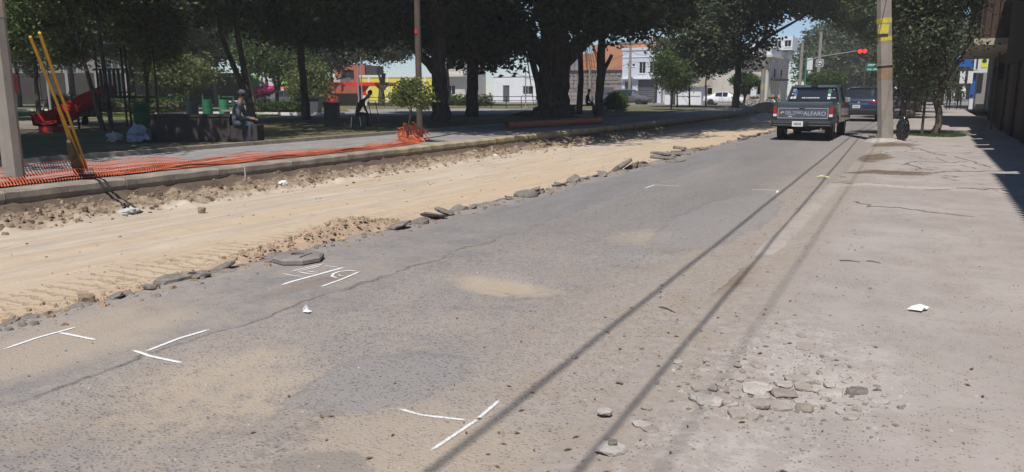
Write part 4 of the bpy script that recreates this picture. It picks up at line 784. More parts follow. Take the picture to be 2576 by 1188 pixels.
tree('dark forked shade tree with a thick curved trunk beside the orange mesh sapling', -19.5, 29.4,
    [([(0, 0, -.1), (-.02, 0, .8), (-.15, 0, 2.2), (.0, 0, 4.2), (.3, 0, 7)], [.5, .37, .34, .3, .2]), ([(-.1, 0, 2.1), (-1.0, -.2, 3.0), (-1.8, -.4, 4.4), (-2.6, -1, 6.5)], [.24, .2, .17, .1]), ([(.1, 0, 3.8), (1.5, -3.5, 6), (2.4, -8, 8.5)], [.25, .2, .1])],
    [(0, 0, 9.5, 6, 6, 4.6), (2.4, -9, 9.6, 5.2, 5.6, 3.4), (-2.5, 1, 5.6, 2.4, 2.4, 1.3), (6.2, -3.5, 9.5, 3.4, 5.5, 3.2), (-4.5, -1, 6.0, 3, 3, 1.9), (-6.5, -1, 5.2, 2.6, 2.4, 1.5)], 66000, .31, 'ficus', bark='bark_d', seed=3, group=F, thr=-.3)  # lobes reaching toward the road are out of view, added for their shade
tree('dark upright tree just right of the forked shade tree', -21.5, 35.4,
    [([(0, 0, -.1), (0, 0, 1), (.1, 0, 3), (.2, 0, 6)], [.38, .31, .29, .2]), ([(0, 0, 3), (-1.2, 0, 4.6), (-2, 0, 6.4)], [.2, .15, .08])],
    [(-1, 0, 8.6, 5.5, 5, 4), (-2.2, 0, 4.7, 1.8, 1.8, 1.3), (-4.5, 1, 7, 3.6, 3, 2.6), (.8, 1, 4.3, 1.4, 1.4, 1.0)], 34000, .28, 'ficus', bark='bark_d', seed=4, group=F, thr=-.15)
tree('dark tree with a snapped branch stub right of the huge ficus', -15.5, 38.6,
    [([(0, 0, -.1), (0, 0, 1), (.05, 0, 2.6), (0, 0, 5)], [.27, .22, .24, .18]), ([(.05, 0, 2.2), (.42, 0, 2.75), (.62, 0, 3.2)], [.13, .11, .09]), ([(0, 0, 4.8), (4, -5, 8.5), (5.4, -14, 10.6)], [.2, .14, .06]), ([(5.4, -14, 10.6), (4, -20, 11)], [.06, .03]), ([(0, 0, 4.8), (4, 3, 8.5), (6, 7, 10.6)], [.18, .12, .06])],
    [(1, 0, 8.5, 4.4, 6, 3.8), (7.0, -6, 10.8, 4.2, 7, 2.4), (5.6, -15, 11, 3.6, 5.2, 2.0), (3.9, -20.2, 11, 3.9, 4.2, 1.8), (6.6, 6.5, 11, 4.4, 7, 2.8), (1.4, 0, 5.2, 2.4, 2, 1.3)], 88000, .29, 'ficus', bark='bark_d', seed=5, group=F, thr=-.25)  # outlying lobes and their limbs are unseen, added to shade the trench
tree('thin dark tree whose trunk splits into a V near the foot', -24.4, 22.8,
    [([(0, 0, -.1), (-.1, -.05, .9), (-.55, -.3, 2.3), (-.95, -.5, 3.6), (-1.2, -.6, 6)], [.2, .15, .11, .09, .05]), ([(-.08, 0, .7), (-.2, -.1, 2), (-.4, -.2, 4.2), (-.5, -.2, 7)], [.14, .12, .1, .06])],
    [(0, 0, 8, 5.5, 5, 3.6), (-1.0, -.5, 4.5, 1.4, 1.4, .8), (3, 2, 6.2, 3.6, 3.6, 2.0), (-4, -3, 7, 4, 4, 2.6)], 42000, .25, 'ficus', bark='bark_d', seed=6, group=F, thr=-.2)
tree('straight slim dark tree between the V-shaped tree and the seated figure in black', -26.0, 27.6,
    [([(0, 0, -.1), (-.05, 0, 1.5), (-.18, 0, 3.5), (-.3, 0, 7)], [.22, .17, .15, .1])],
    [(0, 0, 7.6, 4.6, 4.6, 3.4), (2.6, 1.5, 4.8, 2.8, 2.6, 1.6), (-1.5, 1, 4.6, 2.4, 2.4, 1.2), (4, 3.5, 6.6, 4, 4, 2.6), (1.0, 0, 4.6, 3, 2, 1.3)], 46000, .25, 'ficus', bark='bark_d', seed=7, group=F, thr=-.25)
for i, (x, y, lab) in enumerate(((-17.6, 2.6, 'shade tree past the left edge that darkens the sidewalk'), (-19.6, 9.4, 'shade tree at the left edge standing over the stone planter'))):
    tree(lab, x, y, [([(0, 0, -.1), (0, 0, 2), (.1, 0, 5)], [.3, .24, .16])], [(0, 0, 8, 5.0, 5.6, 3.6), (-3, 3, 6.6, 4, 3.6, 2.2), (1.3, 3, 7.8, 3, 4, 2.4)], 30000, .25, 'mid', bark='bark_d', seed=30 + i, group=F, thr=-.2)
tree('dark spreading tree at the far end of the park, before the white sedan', -14.15, 65.4,
    [([(0, 0, -.1), (.05, 0, 1.6), (.1, 0, 3.4), (0, 0, 6.5)], [.33, .27, .25, .16]), ([(0, 0, 3.6), (2.5, -1, 5.6), (6, -2, 7.4)], [.2, .14, .06])],
    [(-2.2, 0, 6.4, 5.2, 4, 3.4), (-3, -1, 4.0, 2.8, 2.4, 1.5), (3, -1, 8.9, 4.2, 4, 2.3), (-1.2, 0, 3.9, 1.5, 1.6, .8), (5.5, -9, 10.4, 4.4, 7, 3.0), (8, 2, 8.6, 3.6, 3, 1.8)], 56000, .34, 'ficus', bark='bark_d', seed=8, group=F, thr=-.2)  # the far forward lobe is added to shade the trench end
for i, dx in enumerate((-2.35, -3.55, -4.4)): tree('thin bare stem left of the far spreading tree', -14.15 + dx, 65.0 - i * .7, [([(0, 0, 0), (-.1, 0, 2), (-.05, 0, 4)], [.08, .06, .05])], [(0, 0, 4.6, 1.2, 1.2, .8)], 1500, .25, 'ficus', bark='bark_d', seed=60 + i, group='thin stems before the white sedan')
tree('bushy young green tree near the white kiosk', -16.4, 54.6, [([(0, 0, -.1), (.05, 0, 1), (0, 0, 2.4)], [.07, .06, .04])], [(0, 0, 2.6, 1.25, 1.2, 1.3), (.6, 0, 2.1, .9, .9, .8), (-.5, 0, 3.4, .8, .8, .8)], 9000, .15, 'mid', seed=9)
tree('leaning tree right of the red kiosk with a pale crown', *B(-12.4, 73)[:2], [([(0, 0, -.1), (.15, 0, 1.6), (.5, 0, 3)], [.28, .25, .18]), ([(.2, 0, 2), (-.2, 0, 3.2)], [.14, .08])], [(.6, 0, 5.4, 3.0, 2, 1.6), (2.6, 0, 5.6, 2, 2, 1.4), (-2.2, 0, 6.2, 2.6, 2, 1.2)], 14000, .26, 'greyg', seed=10, thr=-.05)
# playground and lawn trees, lit in places
tree('young sunlit tree with loose pale leaves behind the play tower', *B(-15.6, 33)[:2], [([(0, 0, -.1), (.1, 0, 1.6), (0, 0, 4)], [.09, .07, .04]), ([(.05, 0, 1.4), (.5, 0, 2.6), (.9, 0, 4)], [.05, .04, .02])], [(.3, 0, 4.2, 1.3, 1.3, 1.7), (1.3, 0, 3.6, .9, .9, 1.1), (-.4, 0, 5.6, 1.1, 1, 1)], 9000, .19, 'pale', seed=11, thr=.0)
tree('leafy young tree above the slide', *B(-17.8, 29)[:2], [([(0, 0, -.1), (.1, 0, 1.6), (.3, 0, 4)], [.1, .08, .05])], [(.6, 0, 3.6, 1.6, 1.3, 1.0), (-.8, 0, 4.4, 1.4, 1.2, 1.0), (1.8, 0, 4.6, 1.3, 1.3, .9)], 9000, .18, 'mid', seed=12, thr=.0)
tree('slender tree behind the leaning yellow stakes, its bark pale', *B(-13.7, 25.8)[:2], [([(0, 0, -.1), (-.35, 0, 1.2), (-.8, 0, 2.6), (-1.2, 0, 4.6)], [.09, .075, .06, .04])], [(-1.2, 0, 4.6, 1.3, 1.2, .9), (-1.6, 0, 2.8, .6, .6, .45)], 5500, .15, 'pale', seed=13, thr=.02)
tree('straight thin tree right of the leaning yellow stakes', *B(-13.75, 26.4)[:2], [([(0, 0, -.1), (-.1, 0, 1.6), (-.2, 0, 4.8)], [.08, .07, .05])], [(-.2, 0, 4.9, 1.6, 1.4, 1.1)], 6000, .15, 'mid', seed=14, thr=.0)
tree('low spreading yellow-green tree on the lit lawn behind the seated figure in grey', *B(-20.0, 47)[:2], [([(0, 0, -.1), (0, 0, 1), (.1, 0, 2)], [.12, .1, .06])], [(-.6, 0, 2.6, 2.2, 1.6, 1.0), (.8, 0, 2.4, 1.7, 1.4, .9)], 9000, .2, 'pale', seed=15, thr=-.02)
tree('round leafy tree before the lime green shop', *B(-18.2, 60)[:2], [([(0, 0, -.1), (0, 0, 1.4), (-.3, 0, 2.6)], [.16, .13, .08]), ([(0, 0, 1.2), (.8, 0, 2.6)], [.1, .05])], [(0, 0, 3.9, 3.0, 2.4, 1.5), (1.8, 0, 3.1, 2.2, 2, 1.0), (-1.6, 0, 4.6, 2.2, 2, 1.3)], 15000, .26, 'mid', seed=16, thr=-.05)
tree('drooping pale shrub tree left of the red kiosk', *B(-13.6, 52)[:2], [([(0, 0, -.1), (0, 0, .8), (.1, 0, 1.4)], [.1, .07, .04])], [(0, 0, 1.5, 1.5, 1.3, 1.2), (.2, 0, 2.4, .9, .9, .6)], 7000, .2, 'pale', seed=17, thr=-.1, droop=.8)
tree('ornamental sapling with yellow-green leaves growing beside the slim steel pole', -12.0, 16.45, [([(0, 0, -.05), (.03, 0, .35), (.12, .05, .8), (.1, .05, 1.15)], [.03, .025, .02, .012]), ([(.12, .05, .75), (-.15, .1, 1.1)], [.014, .007])], [(.12, 0, 1.28, .58, .5, .30), (-.25, .1, 1.12, .36, .3, .2), (.5, 0, 1.1, .34, .3, .2), (.15, 0, 1.5, .3, .3, .16)], 2600, .085, 'pale', seed=18, per=6, spread=.07, thr=-.2, name='sapling', cat='sapling')
tree('round clipped tree beside the blue-banded pole at the corner', -15.9, 84.8 - 7.8, [([(0, 0, -.1), (.1, 0, .8), (.1, 0, 1.6)], [.14, .12, .1]), ([(.1, 0, .8), (-.4, 0, 1.6)], [.08, .06]), ([(.1, 0, .8), (.6, 0, 1.6)], [.08, .06])], [(0, 0, 2.35, 1.35, 1.2, .78)], 9000, .16, 'hedge', seed=19, per=12, spread=.12, thr=-.9, shell=.3)
tree('wide flat-topped clipped tree right of the corner building', -9.6, 86.0, [([(0, 0, -.1), (0, 0, 1.6)], [.12, .1])], [(0, 0, 2.6, 1.9, 1.2, .75)], 9000, .18, 'hedge', seed=20, per=12, spread=.12, thr=-.9, shell=.3)
# trees on the right-hand sidewalk
tree('nearest sidewalk tree on the right, with a twisted pale trunk', 0.24, 28.7, [([(0, 0, -.05), (.1, 0, .5), (0.0, 0, 1.1), (.1, 0, 2), (-.1, 0, 3.6)], [.14, .10, .11, .10, .06]), ([(.05, 0, 1.6), (.6, 0, 2.6), (.9, 0, 3.6)], [.06, .05, .02]), ([(0, 0, 1.8), (-.6, 0, 2.8), (-.8, 0, 4)], [.06, .04, .02])],
    [(-.25, 0, 3.9, 1.45, 1.5, 1.4), (-.45, 0, 2.4, .8, .9, .7), (.7, 0, 5.0, 1.6, 1.5, 1.0), (-.9, 0, 4.7, 1.2, 1.4, 1.2), (-.2, 0, 1.6, .5, .5, .45)], 17000, .12, 'greyg', z=.04, seed=21, thr=-.02)
MB().cyl(0, 0, -.02, 1.5, .045, .04).build('tree_stake', M['bark_d'], None, (-0.12, 28.5, 0.04)); tag(bpy.data.objects['tree_stake'], 'dark wooden stake left of the nearest sidewalk tree', 'stake')
for i, (x, y, r_, lab) in enumerate(((-0.8, 46.7, 1.7, 'second dark sidewalk tree beyond the right pole'), (-.6, 60, 2.4, 'third dark sidewalk tree beyond the right pole'), (-1.4, 53, 1.7, 'dark sidewalk tree close behind the second one'), (-.9, 74, 2.0, 'far sidewalk tree just before the crossing'), (1.2, 98, 3.4, 'tree beyond the crossing on the right side'))):
    tree(lab, x, y, [([(0, 0, -.05), (.1, 0, 1.5), (0, 0, 4)], [.2, .16, .1])], [(0, 0, 4.2, r_, r_, 2.4), (.3, 0, 2.5, r_ * .6, r_ * .6, 1.0), (-.3, 0, 7, r_, r_, 2)], 15000, .2, 'greyg' if i % 2 else 'ficus', z=.05, seed=40 + i, thr=-.2, group='dark trees along the right-hand sidewalk')
tree('tree whose sunlit leaves hang over the road above the dark blue car', -4.6, 66, [([(3.0, 4, -.1), (2.6, 3, 3), (.8, 1, 6), (0, 0, 8)], [.3, .25, .2, .1])], [(0, 0, 8.4, 3.4, 4, 2.6), (1.2, 0, 6.2, 2.0, 2.4, 1.2), (-2.6, 0, 8.8, 2.4, 3, 2)], 24000, .26, 'mid', z=.05, seed=46, thr=-.12)
for i, (x, y, r_, zz) in enumerate(((-9.0, 112, 5.5, 5), (-4.5, 140, 6, 5.5), (-11, 150, 8, 6), (3.5, 130, 6, 5), (-14, 125, 5, 6), (-2, 190, 9, 7), (6, 160, 8, 6), (1, 240, 12, 8), (-12, 230, 12, 8))):
    tree('dark tree of the long avenue beyond the crossing', x - (4.2 if -9 < x < 2 and y < 200 else 0), y, [([(0, 0, -.1), (0, 0, 4)], [.35, .25])], [(0, 0, zz, r_, r_, zz * .75), (1, 0, zz + 3, r_ * .8, r_ * .8, 3)], 12000, .5, 'greyg' if i % 2 else 'ficus', z=.05, seed=50 + i, thr=-.35, spread=.5, group='trees of the avenue beyond the crossing')
# further park trees closing the background; only trunks and crowns show between the nearer ones
bgt = [(-32, 44, 3.4), (-27, 40, 3.0), (-34, 60, 4.2), (-27.5, 66, 4.0), (-23.5, 48, 3.0), (-31, 75, 5), (-22, 73, 4.2), (-36, 78, 5), (-19.5, 84, 4.4), (-38, 50, 4), (-6.5, 78, 3.2), (-3.5, 72, 3.4), (-30, 36, 2.6), (-24.5, 33, 2.4), (-42, 66, 5)]
bgl = ['leafy tree at the far left behind the slide', 'leafy tree behind the left leg of the play tower', 'leafy tree well back at the left, before the long dark wall', 'leafy tree left of the pale concrete column, toward the far street', 'leafy tree behind the green drum bins',
 'tall back-row tree near the long dark wall', 'tree just left of the lime green shop', 'tall tree at the far left corner of the park', 'tree between the lime green shop and the terracotta house', 'shady tree at the left edge of the far lawn', 'tree before the yellow wall end, right of the leaning tree', 'tree seen between the forked shade tree and the upright tree beside it',
 'smaller tree behind the slide, at mid distance', 'small tree between the slide and the play tower', 'leftmost tree of the back row']
for i, (u, w_, r_) in enumerate(bgt):
    x, y, _ = B(u, w_); zz = 4.4 + 0.35 * r_ + (1.6 if u > -8 else 0)
    tree(bgl[i], x, y, [([(0, 0, -.1), (.1, 0, 2), (0, 0, 4.5)], [.2, .16, .1])], [(0, 0, zz, r_, r_, r_ * .62), (r_ * .5, 0, zz + 2.2, r_ * .8, r_ * .8, r_ * .5), (-r_ * .5, 1, zz - .6, r_ * .6, r_ * .6, r_ * .4)], 15000, .3 + .0014 * w_, 'mid' if i % 3 == 0 else 'ficus', seed=80 + i, thr=-.2, group='leafy trees at the back of the park')
t = thing('palm', 'drooping grey-green palm fronds hanging beside the broken-stub tree', 'palm', B(3.9, 45, .15)); rl = random.Random(21)
m = MB(); m.tube([(0, 0, 0), (.1, 0, 2), (0, 0, 4.2)], [.2, .16, .14], 9); m.build('trunk', M['bark_d'], t)
for i in range(22):
    a = 6.28 * i / 22 + rl.uniform(-.15, .15); L = rl.uniform(1.5, 2.3); up = rl.uniform(.1, .7); m = MB(); pts = []
    for q in range(9): s_ = q / 8; r_ = L * (s_ - .25 * s_ * s_); pts.append(Vector((r_ * math.cos(a), r_ * math.sin(a), 4.2 + up * s_ * 2 - (1.5 + up) * 1.9 * s_ ** 2.2)))
    m.tube(pts, [.03, .028, .025, .022, .018, .015, .012, .01, .006], 4)
    for p, q in zip(pts[1:], pts[2:]):
        d = (q - p).normalized(); sd_ = Vector((-math.sin(a), math.cos(a), 0))
        for sg in (-1, 1):
            for f_ in (0, .5): o_ = p + (q - p) * f_; tip = o_ + sd_ * sg * .16 + d * .22 + Vector((0, 0, -.24)); m.add([tuple(o_), tuple(o_ + d * .04), tuple(tip)], [(0, 1, 2)])
    m.build('frond', M['greyg'], t)
def hedge(label, pts, w_, h, n, sz=.09):
    t = thing('hedge', label, 'hedge', (0, 0, 0)); lob = []
    for (a, b) in zip(pts, pts[1:]):
        a, b = Vector(a), Vector(b); k = max(2, int((b - a).length / (w_ * .5)))
        for i in range(k + 1): p = a + (b - a) * i / k; lob.append((p.x, p.y, .15 + h * .5, w_ * .55, w_ * .55, h * .55))
    m = MB()
    for (a, b) in zip(pts, pts[1:]): m.tube([(a[0], a[1], .15 + h * .4), (b[0], b[1], .15 + h * .4)], h * .3, 6)
    m.build('branches', M['bark_d'], t); leaves('foliage', lob, n, sz, M['hedge'], t, seed=int(n) % 97, per=10, spread=.06, shell=.25, thr=-1)
hedge('low green hedge right of the huge ficus, before the stone wall', [(-17.9, 46.5), (-19.5, 53), (-22.4, 60)], .7, 1.15, 16000, .12)
hedge('short bright green hedge behind the seated figure in black', [B(-14.6, 44)[:2], B(-12.2, 44.5)[:2]], .6, .75, 5000)
hedge('dark hedge row at the back of the playground', [B(-26, 44)[:2], B(-19, 45)[:2]], .8, 1.1, 9000, .12)
hedge('ragged hedge at the foot of the far kiosk fence', [B(-9.4, 66)[:2], B(-2, 66)[:2]], .9, 1.0, 9000, .14)
def grass(name, n, fn):
    V_ = []; F_ = []; rl = random.Random(n)
    for i in range(n):
        x, y, z, h = fn(rl); a = rl.uniform(0, 6.28); b = len(V_); w_ = .012; V_ += [(x - w_ * math.cos(a), y - w_ * math.sin(a), z), (x + w_ * math.cos(a), y + w_ * math.sin(a), z), (x + rl.gauss(0, h * .4), y + rl.gauss(0, h * .4), z + h)]; F_.append((b, b + 1, b + 2))
    me = bpy.data.meshes.new(name); me.from_pydata(V_, [], F_); me.materials.append(M['hedge']); o = bpy.data.objects.new(name, me); COL.objects.link(o); o['kind'] = 'stuff'
def g1(r):
    if r.random() < .35: a = r.uniform(0, 6.28); q = r.random() ** .5 * .9; return .24 + q * math.cos(a), 28.8 + q * 1.3 * math.sin(a), .04, r.uniform(.03, .1)
    x, y, _ = B(r.uniform(-22, -13), r.uniform(38.5, 44.5)); return x, y, .19, r.uniform(.03, .08)
grass('grass', 9000, g1)
tree('small weed at the foot of the right pole', -1.35, 25.2, [([(0, 0, 0), (0, 0, .1)], [.01, .005])], [(0, 0, .1, .13, .1, .08)], 160, .05, 'pale', z=.02, seed=90, per=4, spread=.04, thr=-1, zmin=0, name='weed', cat='weed')

# ------------------------------------------------------------------ buildings
def facade(t, x0, x1, z0, z1, y, ops, wall, th=0.25, frame='white_m', depth=6.0, top=True):
    """front wall in the plane y (facing -y) with real openings; ops: (x0,x1,z0,z1,kind)"""
    xs = sorted({x0, x1, *[o[0] for o in ops], *[o[1] for o in ops]}); zs = sorted({z0, z1, *[o[2] for o in ops], *[o[3] for o in ops]}); m = MB()
    for a, b in zip(xs, xs[1:]):
        for c, d in zip(zs, zs[1:]):
            cx, cz = (a + b) / 2, (c + d) / 2
            if not any(o[0] < cx < o[1] and o[2] < cz < o[3] for o in ops): m.box(a, b, y, y + th, c, d)
    m.box(x0, x0 + th, y + th, y + depth, z0, z1).box(x1 - th, x1, y + th, y + depth, z0, z1).box(x0 + th, x1 - th, y + depth - th, y + depth, z0, z1)
    if top: m.box(x0 + th, x1 - th, y + th, y + depth - th, z1 - .35, z1 - .2)
    w = m.build('wall', M[wall], t)
    for (a, b, c, d, kind) in ops:
        if kind == 'window':
            f = 0.06; fr = MB().box(a, b, y + .06, y + .12, c, c + f).box(a, b, y + .06, y + .12, d - f, d).box(a, a + f, y + .06, y + .12, c + f, d - f).box(b - f, b, y + .06, y + .12, c + f, d - f)
            if b - a > .7: fr.box((a + b) / 2 - .02, (a + b) / 2 + .02, y + .065, y + .115, c + f, d - f)
            o = fr.build('window', M[frame], t); MB().box(a + .01, b - .01, y + .14, y + .16, c + .01, d - .01).build('pane', M['glass'], o); MB().box(a - .05, b + .05, y - .05, y - .003, c - .07, c - .005).build('sill', M[wall], o)
        elif kind == 'shutter':
            m = MB(); n = max(3, int((d - c) / .22))
            for i in range(n): m.prism([(y + .14, c + (d - c) * i / n), (y + .10, c + (d - c) * (i + .5) / n), (y + .14, c + (d - c) * (i + 1) / n), (y + .17, c + (d - c) * (i + .5) / n)], a + .01, b - .01, 'x')
            m.build('roller_shutter', M['darkgrey'], t)
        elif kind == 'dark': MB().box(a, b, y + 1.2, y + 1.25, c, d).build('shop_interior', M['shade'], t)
        else:
            o = MB().box(a + .01, b - .01, y + .1, y + .15, c, d - .01).build('door', M[kind], t); MB().box(b - .16, b - .1, y + .05, y + .095, c + 1.0, c + 1.12).build('handle', M['black'], o)
    return w
def parapet(t, x0, x1, y, z, wall, h=.25, pr=.08): MB().box(x0 - pr, x1 + pr, y - pr, y - .004, z - h, z + .06).build('cornice', M[wall], t)
Y0 = 92
t = thing('house', 'blueish white two-storey house with tall dark windows and a grey garage door', 'house')
facade(t, -34.0, -28.9, .1, 6.7, Y0, [(-31.85, -30.95, 3.65, 5.05, 'window'), (-30.5, -29.6, 3.65, 5.05, 'window'), (-33.4, -33.05, 4.5, 4.85, 'window'), (-32.75, -32.35, 4.5, 4.85, 'window'), (-33.6, -32.7, .1, 2.7, 'darkgrey'), (-31.9, -29.4, .1, 2.9, 'shutter')], 'whitewin')
parapet(t, -34, -28.9, Y0, 6.7, 'whitewin'); MB().box(-33.9, -29.0, Y0 - .45, Y0 - .004, 2.98, 3.1).build('door_canopy', M['white'], t); MB().box(-34.0, -28.9, Y0 - .06, Y0 - .003, 5.6, 5.7).build('string_course', M['white'], t)
t = thing('house', 'tall orange brick house rising behind the stone wall and the white house', 'house')
facade(t, -47, -34.4, .1, 4.4, 99, [], 'orange', depth=7); MB().box(-40, -28, 96.8, 105, .1, 7.6).box(-47, -40.01, 99.5, 105, 4.41, 6.6).build('upper_storey', M['orange'], t); MB().box(-38.2, -28.2, 96.7, 105.1, 7.6, 7.85).build('parapet', M['greywall'], t)
for i, (x, y, z, lab) in enumerate(((-32.4, 99, 7.85, 'left white round water tank on the orange house roof'), (-30.4, 99.5, 7.85, 'right white round water tank on the orange house roof'))):
    t = thing('water_tank', lab, 'water tank', (x, y, z)); m = MB(); m.lathe([(.5, 0), (.62, .08), (.62, .3), (.58, .34), (.62, .38), (.62, .62), (.55, .8), (.3, .98)]); m.build('tank', M['white_m'], t, smooth=True); m = MB(); m.lathe([(.22, .98), (.22, 1.08), (.1, 1.12)]); m.build('lid', M['white_m'], t)
t = thing('wall', 'brownish stone wall with a dark cap, left of the blueish white house', 'wall')
m = MB(); rl = random.Random(4); m.box(-42, -34.05, Y0 + .1, Y0 + .35, .1, 3.9); m.build('backing', M['stonewall'], t); k = 0; m = MB(); z = .1
while z < 3.8:
    h_ = rl.uniform(.35, .55); x = -42 + rl.uniform(0, .3)
    while x < -34.6:
        L = rl.uniform(.5, 1.1); x1 = min(x + L, -34.08); zt = min(z + h_, 3.9)
        if not (-36.9 < x < -35 and z < 2.0): m.prism([(x + .04, z + .03), (x1 - .03, z + .05), (x1 - .05, zt - .03), (x + .06, zt - .05)], Y0 + .04 - rl.uniform(0, .05), Y0 + .12, 'y')
        x = x1
    z += h_
o = m.build('stone_facing', M['stonewall'], t); o['kind'] = 'stuff'; MB().box(-42.05, -34.04, Y0 - .1, Y0 + .4, 3.9, 4.15).build('cap', M['shade'], t); MB().box(-36.9, -35.1, Y0 - .02, Y0 + .09, .1, 2.0).build('gate', M['darkgrey'], t)
t = thing('house', 'white low house glimpsed between the ficus and the hanging palm fronds', 'house'); facade(t, -52.5, -42.1, .1, 3.7, Y0, [(-51, -50, .1, 2.3, 'darkgrey'), (-48, -46.4, 1.1, 2.2, 'window'), (-44.6, -43.4, 1.2, 2.3, 'window')], 'white'); parapet(t, -52.5, -42.1, Y0, 3.7, 'white'); MB().box(-45, -42.1, Y0 + 1, Y0 + 6, 3.7, 5.9).build('upper_room', M['white'], t)
t = thing('house', 'narrow cream three-storey house seen between the dark trunks', 'house'); facade(t, -64, -59.5, .1, 8.4, 96, [(-62.6, -61.2, 4.6, 6.6, 'window'), (-62.6, -61.2, 1, 2.4, 'window')], 'cream'); MB().box(-64.3, -59.2, 95.0, 95.99, 3.6, 3.95).build('balcony', M['cream'], t); parapet(t, -64, -59.5, 96, 8.4, 'cream')
# corner building, its side wall along the main road
t = thing('corner_building', 'cream two-storey corner building with a wide flat overhanging roof', 'building')
facade(t, -28.7, -16.4, .1, 5.3, Y0, [(-27.6, -25.9, .1, 2.6, 'shutter'), (-24.4, -22.7, .1, 1.9, 'dark'), (-24.4, -22.7, 2.05, 3.9, 'beige'), (-19.4, -16.9, .1, 2.75, 'dark')], 'cream', depth=14)
for x in (-21.9, -20.6, -16.9, -25.4): MB().box(x, x + .45, Y0 - .12, Y0 - .003, .1, 4.0).build('pilaster', M['cream'], t)
MB().box(-24.4, -16.4, Y0 - .05, Y0 - .002, .1, 1.15).build('plinth', M['beige'], t)
MB().box(-29.0, -15.9, Y0 - .9, Y0 + 14.4, 5.3, 5.55).build('roof_slab', M['cream'], t); MB().box(-28.8, -16.1, Y0 - .7, Y0 + 14.2, 5.55, 6.25).build('roof_parapet', M['white'], t); MB().box(-28.9, -16.0, Y0 - .8, Y0 + 14.3, 6.25, 6.34).build('coping', M['greywall'], t)
MB().box(-19.5, -16.8, Y0 - .8, Y0 - .13, 2.75, 2.95).build('brick_awning', M['redwall'], t); MB().box(-16.39, -15.2, Y0 + 1.5, Y0 + 7, 2.75, 2.95).build('side_canopy', M['shade'], t)
MB().box(-28.4, -24.2, Y0 - .7, Y0 - .13, 3.7, 4.2).build('olive_awning', M['olive'], t)
for y_ in (Y0 + 3.5, Y0 + 8): f = MB().box(-16.39, -16.35, y_, y_ + .7, 3.1, 4.1).build('window', M['brown'], t); MB().box(-16.34, -16.32, y_ + .08, y_ + .62, 3.18, 4.02).build('pane', M['glass'], f)
for i, y_ in enumerate((Y0 + .8, Y0 + 4, Y0 + 8)): m = MB(); m.lathe([(.05, 0), (.17, .08), (.17, .2), (.05, .28)], (-16.15, y_, 4.75)); m.build('globe_lamp', M['white_m'], t, smooth=True)
for i in range(9): MB().box(-16.395, -16.36, Y0 + 1 + i * 1.35, Y0 + 1.06 + i * 1.35, .1, 4.9).build('wall_rib', M['beige'], t)
t = thing('rooftop_room', 'white rooftop room with narrow windows above the corner building', 'rooftop room'); facade(t, -19.8, -14.9, 6.35, 7.9, Y0 + 6, [(-19.3 + i * 1.15, -18.5 + i * 1.15, 6.7, 7.5, 'window') for i in range(4)], 'white', depth=4)
t = thing('kiosk', 'small white kiosk with a flat roof on the pavement left of the white sedan', 'kiosk'); m = MB(); m.box(-25.2, -22.3, 85.6, 88.2, 0, 2.0); m.build('body', M['white'], t); MB().box(-26.6, -22.0, 85.3, 88.5, 2.0, 2.15).build('roof', M['beige'], t)
MB().box(-26.5, -25.9, 85.8, 88, 0, 1.99).build('side_panel', M['white'], t); MB().box(-25.1, -22.4, 85.56, 85.595, .95, 1.0).build('counter_line', M['greywall'], t)
t = thing('balcony_house', 'grey house with a railed balcony beyond the corner building', 'house'); facade(t, -15.5, -8.8, .1, 7.2, 122, [(-13, -11.6, 3.6, 5.6, 'window'), (-14.5, -9.5, .1, 2.2, 'dark')], 'greywall'); MB().box(-15.6, -8.7, 120.6, 121.99, 3.1, 3.3).build('balcony_slab', M['white'], t)
m = MB();
for i in range(24): m.box(-15.4 + i * .28, -15.35 + i * .28, 120.62, 120.66, 3.3, 4.3)
m.box(-15.5, -8.8, 120.6, 120.68, 4.3, 4.38); m.build('balcony_railing', M['white_m'], t)
# buildings on the park's own grid (left side)
def bt(name, label, cat): return thing(name, label, cat, (0, 0, 0), TH)
t = bt('wall', 'long bright yellow wall with a white top band behind the red kiosk', 'wall'); MB().box(-19.5, -10.3, 100, 100.3, .1, 3.25).build('wall_body', M['yellow_w'], t); MB().box(-19.6, -10.2, 99.93, 100.37, 3.25, 3.55).build('top_band', M['white'], t)
for i in range(4): MB().box(-18.5 + i * 2.4, -18.3 + i * 2.4, 99.93, 99.997, .1, 3.24).build('buttress', M['white'], t)
t = bt('house', 'terracotta two-storey house with one dark window above the red kiosk', 'house'); facade(t, -24.6, -20.4, .1, 5.2, 108, [(-23.6, -21.9, 3.2, 4.4, 'window')], 'redwall', frame='brown'); MB().box(-20.39, -18.8, 108.5, 114, .1, 5.0).build('side_wing', M['shade'], t)
t = bt('house', 'pale yellow house front peeping left of the terracotta house', 'house'); facade(t, -30, -24.7, .1, 3.4, 106, [(-28.4, -27.2, 1.2, 2.4, 'window')], 'cream')
t = bt('red_kiosk', 'long red-roofed park kiosk with white flared columns', 'kiosk')
MB().box(-19.6, -11.6, 73, 78, 2.0, 2.32).build('roof', M['redp'], t); MB().box(-19.2, -14.6, 74.4, 77.5, .15, 2.0).build('counter_room', M['greywall'], t); MB().box(-19.6, -14.4, 72.98, 72.999, 1.3, 1.99).build('hanging_blind', M['redwall'], t)
for x in (-14.0, -12.3):
    c_ = MB().prism([(x - .22, .15), (x + .22, .15), (x + .22, 1.1), (x - .22, 1.1)], 73.3, 73.7, 'y').build('column', M['white'], t); m = MB(); m.prism([(x - .22, 1.105), (x + .22, 1.105), (x + .1, 1.5), (x + .5, 2.0), (x - .6, 2.0), (x - .2, 1.6)], 73.3, 73.7, 'y'); m.build('flared_head', M['redp'], c_)
